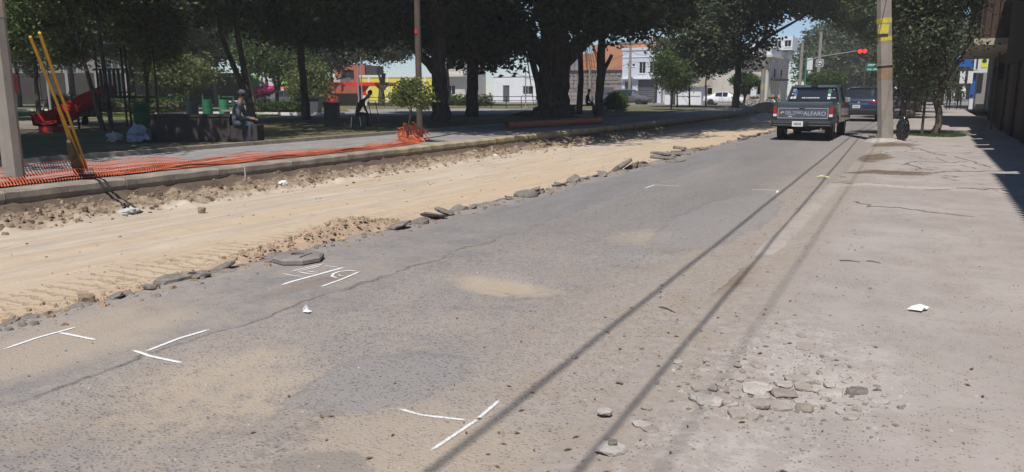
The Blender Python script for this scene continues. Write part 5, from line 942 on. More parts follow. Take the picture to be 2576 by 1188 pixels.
t = bt('shop', 'lime green shop with a magenta awning and a white sign board', 'shop'); facade(t, -27.6, -22.3, .15, 3.1, 80, [(-24.1, -23.0, .15, 2.2, 'redp'), (-26.2, -24.6, .15, 1.5, 'dark')], 'green_w')
MB().box(-25.9, -23.9, 79.85, 79.99, 2.05, 3.2).build('sign_board', M['white'], t); m = MB(); m.prism([(79.0, 1.5), (79.9, 2.0), (79.9, 1.94), (79.0, 1.44)], -26.6, -24.3, 'x'); m.prism([(79.0, 1.5), (79.03, 1.2), (79.0, 1.2), (78.97, 1.5)], -26.6, -24.3, 'x'); m.build('awning', M['magenta'], t)
MB().box(-26.3, -24.8, 78.9, 78.95, .75, 1.15).build('pink_panel', M['magenta'], t); MB().box(-23.85, -23.3, 80.05, 80.09, .4, 1.9).build('door_panel', M['white'], t)
t = bt('house', 'small cream house below the terracotta house, behind the kiosk', 'house'); facade(t, -24.2, -21.4, .15, 3.3, 97, [(-23.6, -22.4, 1.6, 2.6, 'window')], 'cream')
t = bt('long_wall', 'long grey wall with posts behind the playground trees', 'wall'); MB().box(-80, -28.2, 82, 82.3, .15, 3.4).build('wall_body', M['shade'], t)
for i in range(16): MB().box(-78 + i * 3.1, -77.7 + i * 3.1, 81.8, 81.99, .15, 3.7).build('post', M['greywall'], t)
t = bt('building', 'plain dark building block closing the far left street', 'building'); facade(t, -90, -40, .15, 6.5, 92, [(-88 + 5 * i, -86.4 + 5 * i, 3.6, 5.0, 'window') for i in range(9)], 'stonewall')
# white palm-like pillar, park railings, goal frame, drums, benches
def railing(label, u0, u1, w_, h, rails, posts, mat='black', v1=None):
    t = bt('railing', label, 'railing')
    for i in range(posts): MB().box(u0 + (u1 - u0) * i / (posts - 1) - .03, u0 + (u1 - u0) * i / (posts - 1) + .03, w_ - .03, w_ + .03, .15, .15 + h).build('post', M[mat], t)
    for k in range(rails): z = .15 + h * (k + 1) / rails - .05; MB().box(u0, u1, w_ - .065, w_ - .032, z, z + .05).build('rail', M[mat], t)
railing('dark three-rail park fence left of the huge ficus', -2.8, 1.9, 61, .95, 3, 5); railing('dark railing before the white columns of the red kiosk', -12.2, -8.2, 66, .85, 3, 4); railing('thin fence behind the playground drums', -30, -18.0, 50, 1.0, 2, 9, 'gpole')
MB().cyl(-2.45, 0, 0, 5, .03); 
for u, w_, h, lab in ((-10.3, 52, 3.2, 'grey lamp post before the red kiosk'), (-12.0, 62, 4, 'tall grey lamp post right of the red kiosk'), (1.05, 60, 2.9, 'thin dark lamp post by the three-rail fence'), (2.9, 60, 3.0, 'second thin dark post by the three-rail fence'), (-16.6, 27.8, 3.6, 'thin pale post behind the slide')):
    t = bt('lamp_post', lab, 'lamp post'); m = MB(); m.cyl(u, w_, .15, .15 + h, .055, .04); m.build('shaft', M['greywall'], t); MB().box(u - .12, u + .12, w_ - .12, w_ + .12, .15, .3).build('foot', M['kerb'], t)
t = bt('lamp_column', 'wide pale concrete column between the V tree and the green shop', 'column'); m = MB(); m.tube([(-20.3, 60, .15), (-20.45, 60, 3.4)], [.42, .26], 12); m.build('shaft', M['pole'], t); m = MB(); m.cyl(-20.3, 60, .15, .4, .6); m.build('foot', M['kerb'], t)
def drum(u, w_, label, h=.88, r=.27, mat='drum'):
    t = thing('metal_drum', label, 'drum', B(u, w_, .15), 0, 'drums used as litter bins in the park'); m = MB(); pr = [(r, 0), (r, h * .32), (r + .015, h * .34), (r, h * .36), (r, h * .64), (r + .015, h * .66), (r, h * .68), (r, h), (r - .02, h), (r - .025, .1)]; m.lathe(pr, n=18); m.build('drum_body', M[mat], t, smooth=False)
    m = MB(); m.cyl(-r - .06, 0, 0, h + .25, .03); m.build('post', M['gpole'], t)
drum(-13.75, 28.6, 'green drum bin standing beside the play tower'); drum(-16.75, 42.5, 'bright green drum bin in the sun behind the planter'); drum(-15.95, 42.8, 'paler green drum bin right of the bright one', mat='gpole'); drum(-14.9, 36, 'dull grey-green drum bin just right of the play tower', mat='greywall')
t = thing('litter_bin', 'dark square litter bin next to the seated figure in black', 'litter bin', (-20.1, 22.75, .15), TH); MB().box(-.26, .26, -.2, .2, 0, .85).build('bin_body', M['black'], t); MB().box(-.29, .29, -.23, .23, .85, .9).build('rim', M['black'], t); MB().box(-.3, -.27, -.03, .03, 0, 1.0).build('post', M['black'], t)
t = bt('picnic_bench', 'grey stone bench with slanting back on the sunny lawn behind the planter', 'bench'); m = MB(); m.prism([(-14.9, .45), (-13.6, .45), (-13.6, .53), (-14.9, .53)], 39.6, 40.2, 'y'); m.build('seat', M['greywall'], t); MB().box(-14.8, -14.65, 39.7, 40.1, .15, .45).build('leg', M['greywall'], t); MB().box(-13.9, -13.75, 39.7, 40.1, .15, .45).build('leg', M['greywall'], t); m = MB(); m.prism([(-14.6, 1.0), (-13.5, .75), (-13.5, .68), (-14.6, .93)], 40.22, 40.28, 'y'); m.build('backrest', M['black'], t)
t = bt('container', 'dark grey rubbish container on the kerb behind the V tree', 'container'); m = MB(); m.prism([(-9.6 - 3.2, .2), (-8.4 - 3.2, .2), (-8.3 - 3.2, 1.05), (-9.7 - 3.2, 1.05)], 46, 47, 'y'); m.build('container_body', M['darkgrey'], t); MB().box(-12.95, -11.45, 45.9, 47.1, 1.05, 1.15).build('lid', M['black'], t)
# playground
t = bt('play_tower', 'dark metal play tower with a flat tin roof and railed platform', 'play tower')
for u, w_ in ((-14.6, 27.4), (-13.45, 27.2), (-14.35, 28.7), (-13.25, 28.9)): m = MB(); m.cyl(u, w_, .15, 3.0, .035); m.build('post', M['black'], t)
m = MB(); m.add([(-15.3, 26.9, 2.92), (-13.15, 26.8, 3.06), (-13.0, 29.1, 3.22), (-14.9, 29.2, 3.2), (-15.3, 26.9, 2.96), (-13.15, 26.8, 3.10), (-13.0, 29.1, 3.26), (-14.9, 29.2, 3.24)], [(0, 3, 2, 1), (4, 5, 6, 7), (0, 1, 5, 4), (1, 2, 6, 5), (2, 3, 7, 6), (3, 0, 4, 7)]); m.build('tin_roof', M['darkgrey'], t)
MB().box(-14.65, -13.2, 27.2, 28.9, 1.22, 1.3).build('platform', M['black'], t)
for i in range(7): MB().box(-14.4 + i * .155, -14.31 + i * .155, 27.16, 27.19, 1.3, 2.25).build('slat', M['black'], t)
for z in (1.4, 2.2): MB().box(-14.6, -13.42, 27.195, 27.22, z, z + .05).build('rail', M['black'], t)
for i in range(5): MB().box(-14.35, -13.4, 28.92, 28.95, .45 + i * .2, .49 + i * .2).build('ladder_rung', M['black'], t)
t = bt('slide', 'red plastic slide curving down from the play tower to the left', 'slide')
path = [(-14.3, 27.9, 1.34), (-14.7, 27.8, 1.30), (-15.0, 27.5, 1.04), (-15.25, 27.0, .72), (-15.32, 26.4, .50), (-15.28, 25.7, .41), (-15.15, 25.0, .37)]
m = MB(); prof = [(-.42, .36), (-.38, .36), (-.32, .08), (0, .0), (.32, .08), (.38, .36), (.42, .36), (.38, 0), (0, -.06), (-.38, 0)]
for i, p in enumerate(path):
    d = (Vector(path[min(i + 1, 6)]) - Vector(path[max(i - 1, 0)])); d.z = 0; d.normalize(); s_ = Vector((-d.y, d.x, 0))
    for a, b in prof: q = Vector(p) + s_ * a; m.v.append((q.x, q.y, p[2] + b))
for i in range(6):
    for k in range(10): m.f.append((i * 10 + k, i * 10 + (k + 1) % 10, (i + 1) * 10 + (k + 1) % 10, (i + 1) * 10 + k)); m.fm.append(0)
m.build('chute', M['slide'], t, smooth=True); MB().box(-15.4, -14.95, 25.0, 25.7, .1, .34).build('foot', M['slide'], t); m = MB(); m.cyl(-15.2, 27.0, .1, .66, .04); m.build('support', M['black'], t)
t = thing('planter_wall', 'long dark stone planter wall with a rounded end, under the shade trees', 'planter', B(-8.4, 20.3, .15), TH)
m = MB(); pl = [(1.05, -.28), (1.05, .35), (-.8, .35), (-1.0, .25), (-1.12, .05), (-1.05, -.18), (-.85, -.28)]; m.prism(pl, 0, .66, 'z'); m.build('wall_body', M['shade'], t, bevel=.02); m = MB(); m.prism([(x * 1.03, y * 1.08) for x, y in pl], .66, .72, 'z'); m.build('coping', M['shade'], t); MB().box(1.055, 1.75, -.26, .3, 0, .44).build('seat_ledge', M['shade'], t)
crumple('cloth_sack', B(-9.75, 20.0, .33), (.30, .25, .30), simple('pale_blue_sack', (.36, .38, .46), .8), 'pale blue sack leaning at the left end of the planter', 'sack', 12); crumple('plastic_sack', B(-10.3, 19.9, .27), (.2, .18, .17), simple('dusty_white_sack', (.42, .40, .40), .8), 'small dusty white sack left of the pale blue sack', 'sack', 15)
crumple('pale_sack', (-18.5, 47.0, .5), (.35, .3, .55), simple('dusty_white_sack', (.42, .40, .40), .8), 'pale upright sack leaning against a dark bench beyond the broken-stub tree', 'sack', 17)
# right-hand side of the street
def rshop(label, y0, y1, h, wallm, eave, ez, doors=()):
    t = thing('shop_building', label, 'building'); m = MB(); ys_ = sorted({y0, y1, *[q for d in doors for q in d[:2]]})
    for a, b in zip(ys_, ys_[1:]):
        if any(d[0] <= a and b <= d[1] for d in doors): m.box(2.35, 2.6, a, b, 2.4, h)
        else: m.box(2.35, 2.6, a, b, 0, h)
    m.box(2.6, 9, y0, y0 + .25, 0, h).box(2.6, 9, y1 - .25, y1, 0, h).box(2.6, 9, y0 + .25, y1 - .25, h - .2, h); m.build('wall', M[wallm], t)
    for d in doors:
        o = MB()
        n = 12
        for i in range(n): o.prism([(2.44, 2.38 * i / n), (2.41, 2.38 * (i + .5) / n), (2.44, 2.38 * (i + 1) / n), (2.47, 2.38 * (i + .5) / n)], 0, 0.001, 'x') if False else o.box(2.42 + .02 * (i % 2), 2.47, d[0] + .01, d[1] - .01, 2.38 * i / n, 2.38 * (i + 1) / n)
        o.build('roller_shutter', M['shutter'], t)
    for (a, b, x) in eave:
        m = MB(); n = max(2, int((b - a) / .11))
        for i in range(n):
            ya, yb = a + (b - a) * i / n, a + (b - a) * (i + 1) / n; d, e_ = (.05, -.05) if i % 2 else (-.05, .05); m.add([(x - d, ya, ez + d), (x - e_, yb, ez + e_), (2.34, yb, ez + .5 + e_), (2.34, ya, ez + .5 + d), (x - d, ya, ez + d - .02), (x - e_, yb, ez + e_ - .02), (2.34, yb, ez + .48 + e_), (2.34, ya, ez + .48 + d)], [(0, 1, 2, 3), (7, 6, 5, 4), (0, 4, 5, 1), (0, 3, 7, 4), (1, 5, 6, 2)])
        m.build('corrugated_eave', M['shutter'], t)
    return t
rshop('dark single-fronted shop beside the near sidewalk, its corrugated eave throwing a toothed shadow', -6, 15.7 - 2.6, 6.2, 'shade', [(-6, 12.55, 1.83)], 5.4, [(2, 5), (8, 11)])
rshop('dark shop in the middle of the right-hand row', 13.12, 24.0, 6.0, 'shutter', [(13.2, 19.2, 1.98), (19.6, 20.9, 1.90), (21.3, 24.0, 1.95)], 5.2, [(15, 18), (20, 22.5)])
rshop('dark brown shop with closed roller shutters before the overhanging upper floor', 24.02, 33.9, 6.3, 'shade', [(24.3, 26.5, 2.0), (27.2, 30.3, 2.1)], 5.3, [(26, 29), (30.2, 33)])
t = thing('overhanging_house', 'house with a ribbed red-brown upper floor jutting out over the right sidewalk', 'house')
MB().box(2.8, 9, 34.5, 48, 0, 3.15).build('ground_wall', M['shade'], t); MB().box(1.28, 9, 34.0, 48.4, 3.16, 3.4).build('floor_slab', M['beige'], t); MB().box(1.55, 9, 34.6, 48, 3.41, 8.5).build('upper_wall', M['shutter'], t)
for i in range(16): MB().box(1.6 + i * .22, 1.68 + i * .22, 34.5, 34.597, 3.42, 8.2).build('cladding_rib', M['shutter'], t)
for i in range(22): MB().box(1.47, 1.547, 34.7 + i * .6, 34.85 + i * .6, 3.42, 8.2).build('cladding_rib', M['shutter'], t)
m = MB(); m.tube([(2.3, 34.45, 2.2), (2.3, 34.48, 2.2)], .3, 16); m.build('round_plaque', M['black'], t); m = MB(); m.cyl(2.15, 33.95 + .3, 0, 2.9, .04); m.build('downpipe', M['brown'], t)
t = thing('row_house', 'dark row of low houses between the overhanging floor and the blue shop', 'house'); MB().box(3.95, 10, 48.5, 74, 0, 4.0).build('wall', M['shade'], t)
for i in range(5): f = MB().box(3.91, 3.948, 50 + i * 4.6, 51.6 + i * 4.6, .1, 2.3).build('door', M['darkgrey'], t); MB().box(3.88, 3.908, 50.2 + i * 4.6, 50.3 + i * 4.6, 1, 1.15).build('handle', M['black'], f)
t = thing('blue_shop', 'corner shop with bright blue fascia, blue column and a yellow and white sign', 'shop')
MB().box(3.4, 12, 76, 88, 0, 3.4).build('wall', M['greywall'], t); MB().box(1.7, 3.15, 75.3, 75.9, 3.5, 4.3).build('fascia', M['blue'], t); MB().box(1.9, 12, 75.91, 88, 4.31, 4.45).build('roof', M['white'], t); MB().box(2.95, 3.25, 75.4, 75.85, .9, 3.49).build('column', M['blue'], t); MB().box(2.96, 3.24, 75.41, 75.84, 0, .895).build('column_base', M['white'], t)
s_ = MB().box(3.0, 4.0, 75.05, 75.2, 3.0, 4.4).build('sign', M['white_m'], t); MB().box(3.5, 3.95, 75.02, 75.045, 3.4, 4.35).build('yellow_panel', M['signy'], s_); m = MB(); m.tube([(3.72, 75.015, 3.95), (3.72, 75.0, 3.95)], .17, 12); m.build('black_emblem', M['black'], s_); MB().box(3.15, 3.28, 75.03, 75.046, 3.3, 4.2).build('sign_marks', M['black'], s_)
t = thing('banner', 'two small white banners hanging before the blue shop', 'banner'); m = MB(); m.box(2.0, 2.35, 72, 72.03, 2.1, 3.1).box(2.55, 2.9, 72, 72.03, 2.1, 3.1); m.build('cloth', M['white'], t); m = MB(); m.box(1.9, 3.2, 71.98, 72.05, 3.1, 3.14); m.build('rod', M['black'], t)
t = thing('far_house', 'white and cream houses glimpsed far down the avenue', 'house'); facade(t, -7.5, 2, 0, 6, 300, [(-6 + 2.4 * i, -5 + 2.4 * i, 3.4, 5, 'window') for i in range(3)], 'white')
t = thing('avenue_wall', 'dark green-shaded garden wall along the left of the avenue', 'wall'); MB().box(-13.2, -12.9, 106, 200, 0, 2.6).build('wall', M['cream'], t)
t = thing('rubbish_bag', 'tall black rubbish bag tied at the neck beside the right pole', 'rubbish bag', (-.60, 24.95, .04)); bm = bmesh.new(); bmesh.ops.create_icosphere(bm, subdivisions=4, radius=1)
for v in bm.verts:
    n_ = abs(noise.noise(v.co * 3.0)) * .25 + abs(noise.noise(v.co * 7)) * .14; zz = v.co.z; k = .86 + n_; v.co = Vector((v.co.x * .19 * k * (1.0 - .25 * max(0, zz)), v.co.y * .18 * k * (1 - .2 * max(0, zz)), .36 + max(-.35, zz * .38 * (0.95 + n_ * .4))))
me = bpy.data.meshes.new('bag'); bm.to_mesh(me); bm.free(); me.materials.append(M['blackbag']); o = bpy.data.objects.new('bag', me); COL.objects.link(o); o.parent = t; m = MB(); m.tube([(0, 0, .66), (.01, 0, .72), (.05, .02, .78)], [.03, .02, .045], 7); m.build('knot', M['blackbag'], t)
for i, x in enumerate((-15.6, -15.0)): t = thing('bollard', ('left' if i == 0 else 'right') + ' yellow bollard at the foot of the corner building', 'bollard', (x, 91.2, .1)); m = MB(); m.cyl(0, 0, 0, .95, .14); m.build('post', M['yellow'], t); m = MB(); m.cyl(0, 0, .951, 1.0, .15); m.build('cap', M['white_m'], t)
t = thing('phone_booth', 'grey-white public telephone stand before the corner building', 'phone stand', (-17.6, 90.5, .1)); MB().box(-.3, .3, -.3, .3, .9, 2.1).build('hood', M['white_m'], t); MB().box(-.06, .06, -.06, .06, 0, .9).build('post', M['greywall'], t)

# ------------------------------------------------------------------ vehicles
def wheel(parent, x, y, r, w_, side):
    m = MB(); k = []
    for a, b in ((r - .09, w_ / 2), (r - .015, w_ / 2), (r, w_ / 2 - .03), (r, -w_ / 2 + .03), (r - .015, -w_ / 2), (r - .09, -w_ / 2)): k.append((a, b))
    n = 24
    for a, b in k: m.v += [(x + b, y + a * math.cos(2 * math.pi * q / n), r + a * math.sin(2 * math.pi * q / n)) for q in range(n)]
    for i in range(5):
        for q in range(n): m.f.append((i * n + q, i * n + (q + 1) % n, (i + 1) * n + (q + 1) % n, (i + 1) * n + q)); m.fm.append(0)
    t_ = m.build('wheel', M['tar'], parent, smooth=False); m = MB(); m.tube([(x - w_ / 2 + .03, y, r), (x + w_ / 2 - .03, y, r)], r - .088, 18); m.tube([(x + side * (w_ / 2 - .035), y, r), (x + side * (w_ / 2 - .005), y, r)], r * .25, 10); m.build('rim', M['rim'], t_)
def text(body, size, loc, rot, mat, parent, name='lettering', ext=.002):
    c = bpy.data.curves.new(name, 'FONT'); c.resolution_u = 4; c.body = body; c.size = size; c.extrude = ext; c.align_x = 'LEFT'; c.materials.append(mat); o = bpy.data.objects.new(name, c); COL.objects.link(o); dg = bpy.context.evaluated_depsgraph_get(); me_ = bpy.data.meshes.new_from_object(o.evaluated_get(dg)); bpy.data.objects.remove(o); o = bpy.data.objects.new(name, me_); COL.objects.link(o)
    if not me_.materials: me_.materials.append(mat)
    o.location = loc; o.rotation_euler = rot; o.parent = parent; return o
def plate(parent, x, y, z, w_, h, seed):
    p = MB().box(x - w_ / 2, x + w_ / 2, y - .012, y, z, z + h).build('licence_plate', M['white_m'], parent); m = MB(); rl = random.Random(seed); q = x - w_ / 2 + .05
    while q < x + w_ / 2 - .06: s = rl.uniform(.02, .03); m.box(q, q + s, y - .0145, y - .0125, z + h * .25, z + h * .72); q += s + .014
    m.build('plate_characters', M['darkgrey'], p)
# old pickup, origin on the ground under the middle of the tail
t = thing('pickup_truck', 'old dark blue-green pickup seen from behind, with lettering on its tailgate', 'pickup truck', (-3.30, 24.45, 0.0), R(-.5))
PK = M['pickup']; hw = .845
m = MB(); sec = [(-hw, .50), (-hw - .02, .62), (-hw, .80), (-hw + .01, 1.08), (-hw + .06, 1.15), (-hw + .12, 1.15), (-hw + .12, .60), (-hw + .10, .50)]
for s in (-1, 1): m.prism([(s * -a * 1, b) for a, b in sec][::(1 if s > 0 else -1)], .03, 2.02, 'y')
m.box(-hw + .12, hw - .12, .05, 2.0, .62, .68).box(-hw + .13, hw - .13, 1.96, 2.02, .68, 1.12); m.build('bed', PK, t, bevel=.012)
m = MB(); m.prism([(0, .55), (.0, .62), (.0, 1.07), (.02, 1.14), (.07, 1.155), (.09, 1.12), (.07, .55)], -hw + .115, hw - .115, 'x'); tg = m.build('tailgate', PK, t, bevel=.01)
MB().box(-.70, .70, -.008, -.001, .68, .95).build('tailgate_panel', M['pickup_panel'], tg)
m = MB()
for a in ((-.715, .715, .95, .972), (-.715, .715, .658, .68), (-.715, -.695, .68, .95), (.695, .715, .68, .95)): m.box(a[0], a[1], -.018, -.001, a[2], a[3])
m.build('chrome_trim', M['chrome'], tg); m = MB(); m.prism([(-.025, .955), (-.04, .98), (-.025, 1.0), (-.001, .99), (-.001, .95)], -.10, .05, 'x'); m.build('latch_handle', M['plastic'], tg)
text('DEL TORO', .105, (-.50, -.009, .80), (R(90), 0, 0), M['silver'], tg, 'left_lettering'); text('ALFARO', .17, (.02, -.009, .755), (R(90), 0, 0), M['silver'], tg, 'right_lettering')
m = MB(); m.prism([(-.66, .80), (-.60, .87), (-.54, .86), (-.53, .82), (-.58, .835), (-.60, .80)], -.012, -.009, 'y'); m.build('horned_emblem', simple('pale_gold', (.6, .42, .16), .5), tg); MB().box(-.46, -.22, -.011, -.009, .765, .772).box(-.40, -.30, -.011, -.009, .71, .73).build('small_print', M['white_m'], tg)
for s in (-1, 1):
    l = MB().box(s * .79 - .055, s * .79 + .055, -.03, .05, .72, 1.0).build('tail_light', M['lamp'], t, bevel=.008); MB().box(s * .79 - .05, s * .79 + .05, -.035, -.031, .72, .79).build('reverse_lens', M['white_m'], l)
m = MB(); m.prism([(-.16, .42), (-.17, .50), (-.16, .60), (-.02, .61), (-.02, .42)], -.86, .86, 'x'); bp = m.build('rear_bumper', M['plastic'], t, bevel=.015)
for a, z in ((-.8, .545), (.22, .545), (-.8, .465), (.22, .465)): MB().box(a, a + .58, -.176, -.172, z, z + .009).build('bumper_groove', M['chrome'], bp)
plate(t, -.10, -.175, .43, .31, .155, 4)
# cab
zb, zr = 1.10, 1.665; W0, W1 = .80, .66; y0, y1 = 2.08, 3.55
m = MB(); m.prism([(2.03, .48), (3.55, .48), (3.6, 1.04), (3.55, zb), (2.03, zb)], -hw, hw, 'x'); m.build('cab_body', PK, t, bevel=.02)
def ring(m, zl, a, b, w_, inset): pass
def cabpt(x, y, z): return (x, y, z)
c0 = [(-W0, y0, zb), (W0, y0, zb), (W0, y1, zb), (-W0, y1, zb)]; c1 = [(-W1, y0 + .10, zr - .03), (W1, y0 + .10, zr - .03), (W1, y1 - .55, zr - .03), (-W1, y1 - .55, zr - .03)]
for a, b in zip(c0, c1): MB().tube([a, b], .045, 6).build('pillar', PK, t)
MB().tube([(-W0, 2.62, zb), (-W1, 2.62, zr - .03)], .03, 6).build('pillar', PK, t); MB().tube([(W0, 2.62, zb), (W1, 2.62, zr - .03)], .03, 6).build('pillar', PK, t)
m = MB(); m.add([(-W1 - .03, y0 + .05, zr - .07), (W1 + .03, y0 + .05, zr - .07), (W1 + .03, y1 - .5, zr - .07), (-W1 - .03, y1 - .5, zr - .07), (-W1 + .06, y0 + .12, zr), (W1 - .06, y0 + .12, zr), (W1 - .06, y1 - .62, zr), (-W1 + .06, y1 - .62, zr)], [(0, 3, 2, 1), (4, 5, 6, 7), (0, 1, 5, 4), (1, 2, 6, 5), (2, 3, 7, 6), (3, 0, 4, 7)]); m.build('roof', PK, t, bevel=.015)
def lerp3(a, b, k): return tuple(p + (q - p) * k for p, q in zip(a, b))
def band(f0, f1, off=0): a, b = lerp3(c0[0], c1[0], f0), lerp3(c0[1], c1[1], f0); c, d = lerp3(c0[1], c1[1], f1), lerp3(c0[0], c1[0], f1); return [(p[0], p[1] + off, p[2]) for p in (a, b, c, d)]
m = MB(); b1 = band(0, .2); b2 = band(.90, 1.0)
for q in (b1, b2): m.add(q + [(p[0], p[1] + .04, p[2]) for p in q], [(0, 1, 2, 3), (7, 6, 5, 4), (0, 4, 5, 1), (3, 2, 6, 7)])
m.build('cab_rear_panel', PK, t)
g0 = band(.2, .90, .02); rw = MB().add(g0, [(0, 1, 2, 3)]).add([(p[0], p[1] + .006, p[2]) for p in g0], [(3, 2, 1, 0)]).build('rear_window', M['glass'], t)
m = MB(); e = [(p[0] * .985, p[1] - .035, p[2]) for p in band(.2, .9)]
for a, b in ((0, 1), (1, 2), (2, 3), (3, 0)): m.tube([e[a], e[b]], .014, 5)
m.build('window_seal', M['tar'], rw)
def onwin(x0, x1, f0, f1): a = band(f0, f1, -.002); return [(x0, a[0][1], a[0][2]), (x1, a[0][1], a[0][2]), (x1, a[3][1], a[3][2]), (x0, a[3][1], a[3][2])]
for (a, b, c, d, mt) in ((-.66, -.54, .74, .86, 'white_m'), (-.70, -.57, .62, .70, 'chrome'), (-.56, -.50, .5, .72, 'blue'), (-.71, -.63, .50, .56, 'white_m'), (-.72, -.64, .24, .36, 'white_m'), (-.62, -.54, .24, .38, 'white_m'), (-.6, -.52, .4, .6, 'chrome'), (.42, .53, .58, .88, 'gpole'), (.44, .51, .76, .86, 'white_m'), (.42, .5, .40, .54, 'white_m'), (.41, .5, .22, .36, 'white_m'), (.56, .6, .76, .84, 'white_m'), (.52, .66, .28, .32, 'white_m')):
    MB().add(onwin(a, b, c, d), [(0, 1, 2, 3)]).build('window_sticker', M[mt], rw)
m = MB(); rl = random.Random(2); x = -.36
while x < .18: w_ = rl.uniform(.02, .04); m.add(onwin(x, x + w_, .26, .33), [(0, 1, 2, 3)]); x += w_ + .018
m.build('window_lettering', M['white_m'], rw)
m = MB(); m.lathe([(.05, 0), (.16, .1), (.17, .3), (.1, .42)], (.28, 2.55, 1.1), 12); m.build('red_seat_cover', M['redp'], t, smooth=True)
MB().box(-.10, .10, y0 + .015, y0 + .05, zr - .06, zr - .005).build('roof_brake_light', M['plastic'], t)
for s in (-1, 1):
    q = [c0[1 if s > 0 else 0], c0[2 if s > 0 else 3], c1[2 if s > 0 else 3], c1[1 if s > 0 else 0]]; MB().add([(p[0] - s * .01, p[1], p[2]) for p in q], [(0, 1, 2, 3)]).build('side_window', M['glass'], t)
    m = MB(); m.box(s * .92 - .09, s * .92 + .09, 3.05, 3.12, 1.12, 1.27); m.build('mirror', M['chrome'], t, bevel=.01)
    for yy in (.86, 3.95): wheel(t, s * .70, yy, .345, .22, s)
    MB().tube([(s * .865, yy_ := 0.42, .42), (s * .87, .50, .68), (s * .87, .86, .80), (s * .87, 1.22, .68), (s * .865, 1.30, .42)], .022, 5).build('wheel_arch_lip', PK, t)
q = [c0[3], c0[2], c1[2], c1[3]]; MB().add(q, [(0, 1, 2, 3)]).build('windscreen', M['glass'], t)
m = MB(); m.prism([(3.56, .5), (4.85, .5), (4.9, .62), (4.86, .98), (4.6, 1.04), (3.56, 1.09)], -hw, hw, 'x'); m.build('bonnet', PK, t, bevel=.03); MB().box(-.85, .85, 4.9, 5.0, .45, .62).build('front_bumper', M['chrome'], t)
m = MB(); m.box(-.62, .62, .84, .90, .30, .38).box(-.15, .15, .72, 1.02, .24, .46).box(-.45, -.39, .2, 4.4, .42, .5).box(.39, .45, .2, 4.4, .42, .5).box(-.3, .3, .3, .9, .30, .42); m.build('axle_and_chassis', M['tar'], t); m = MB(); m.tube([(.55, -.1, .36), (.5, .6, .36)], .025, 8); m.build('exhaust_pipe', M['chrome'], t)
# lofted car bodies
def car(name, label, cat, loc, rz, L, paint, st, group=None, lights=True, r=.33, wheels=None):
    """st: stations (y, half width, z bottom, z belt, half width of roof, z top, cabin)"""
    t = thing(name, label, cat, loc, rz, group); v = []
    for (y, w_, z0, zb_, wr, zt, cab) in st: v += [(-w_ * .86, y, z0), (-w_, y, z0 + .14), (-w_ * 1.01, y, (z0 + zb_) * .52), (-w_ * .965, y, zb_), (-wr, y, zt - (.05 if cab else .01)), (-wr * .72, y, zt), (0, y, zt + .012), (wr * .72, y, zt), (wr, y, zt - (.05 if cab else .01)), (w_ * .965, y, zb_), (w_ * 1.01, y, (z0 + zb_) * .52), (w_, y, z0 + .14), (w_ * .86, y, z0)]
    K = 13; body = MB(); glass = MB(); body.v = list(v); glass.v = [(p[0] * .995, p[1], p[2] - .004) for p in v]; n = len(st)
    for i in range(n - 1):
        ca, cb = st[i][6], st[i + 1][6]
        for k in range(K):
            f = (i * K + k, i * K + (k + 1) % K, (i + 1) * K + (k + 1) % K, (i + 1) * K + k); g_ = (k in (3, 8) and ca and cb) or (k in (4, 5, 6, 7) and ca != cb)
            (glass if g_ else body).f.append(f); (glass if g_ else body).fm.append(0)
            if k in (3, 8) and ca != cb: pass
    body.f += [tuple(range(K)), tuple((n - 1) * K + k for k in range(K))[::-1]]; body.fm += [0, 0]
    b = body.build('body', M[paint], t, smooth=True); b.modifiers.new('edges', 'EDGE_SPLIT').split_angle = R(40); glass.build('windows', M['glass'], t)
    for i in range(n - 1):
        if st[i][6] != st[i + 1][6] or (st[i][6] and i % 2 == 0):
            a, c = (i, i + 1) if st[i][6] != st[i + 1][6] else (i, i)
            for s in (4, 8):
                lo, hi = (a, c) if st[c][6] else (c, a)
                p0 = v[lo * K + (3 if s == 4 else 9)] if st[i][6] == st[i + 1][6] else v[lo * K + s]; MB().tube([p0, v[hi * K + s]], .028, 5).build('pillar', M[paint], t)
    W_ = max(s[1] for s in st)
    for yy in wheels or (-L * .31, L * .31):
        for s in (-1, 1): wheel(t, s * (W_ - .12), yy, r, .2, s); m = MB(); m.tube([(s * (W_ + .008), yy, r), (s * (W_ - .02), yy, r)], r + .05, 20); m.build('wheel_arch', M['tar'], t)
    return t
SUV = [(-2.22, .80, .42, .74, .74, .80, 0), (-2.20, .90, .40, .98, .86, 1.02, 0), (-2.10, .93, .38, 1.06, .80, 1.12, 0), (-1.80, .94, .32, 1.06, .64, 1.60, 1), (-1.2, .94, .30, 1.05, .66, 1.68, 1), (0, .94, .30, 1.02, .67, 1.70, 1), (.5, .94, .30, 1.0, .64, 1.64, 1), (1.15, .94, .32, .98, .78, 1.06, 0), (1.9, .90, .36, .86, .72, .92, 0), (2.22, .78, .42, .66, .60, .70, 0)]
t = car('parked_suv', 'dark blue SUV ahead of the pickup, half hidden by the right pole', 'car', (-3.0, 43.8, 0), R(-1), 4.45, 'suvp', SUV)
for s in (-1, 1): m = MB(); m.prism([(s * .50, 1.0), (s * .52, .90), (s * .86, .92), (s * .90, 1.04)], -2.235, -2.13, 'y'); m.build('tail_light', M['lamp'], t); m = MB(); m.box(s * .96 - .08, s * .96 + .08, .62, .7, 1.0, 1.14); m.build('mirror', M['suvp'], t)
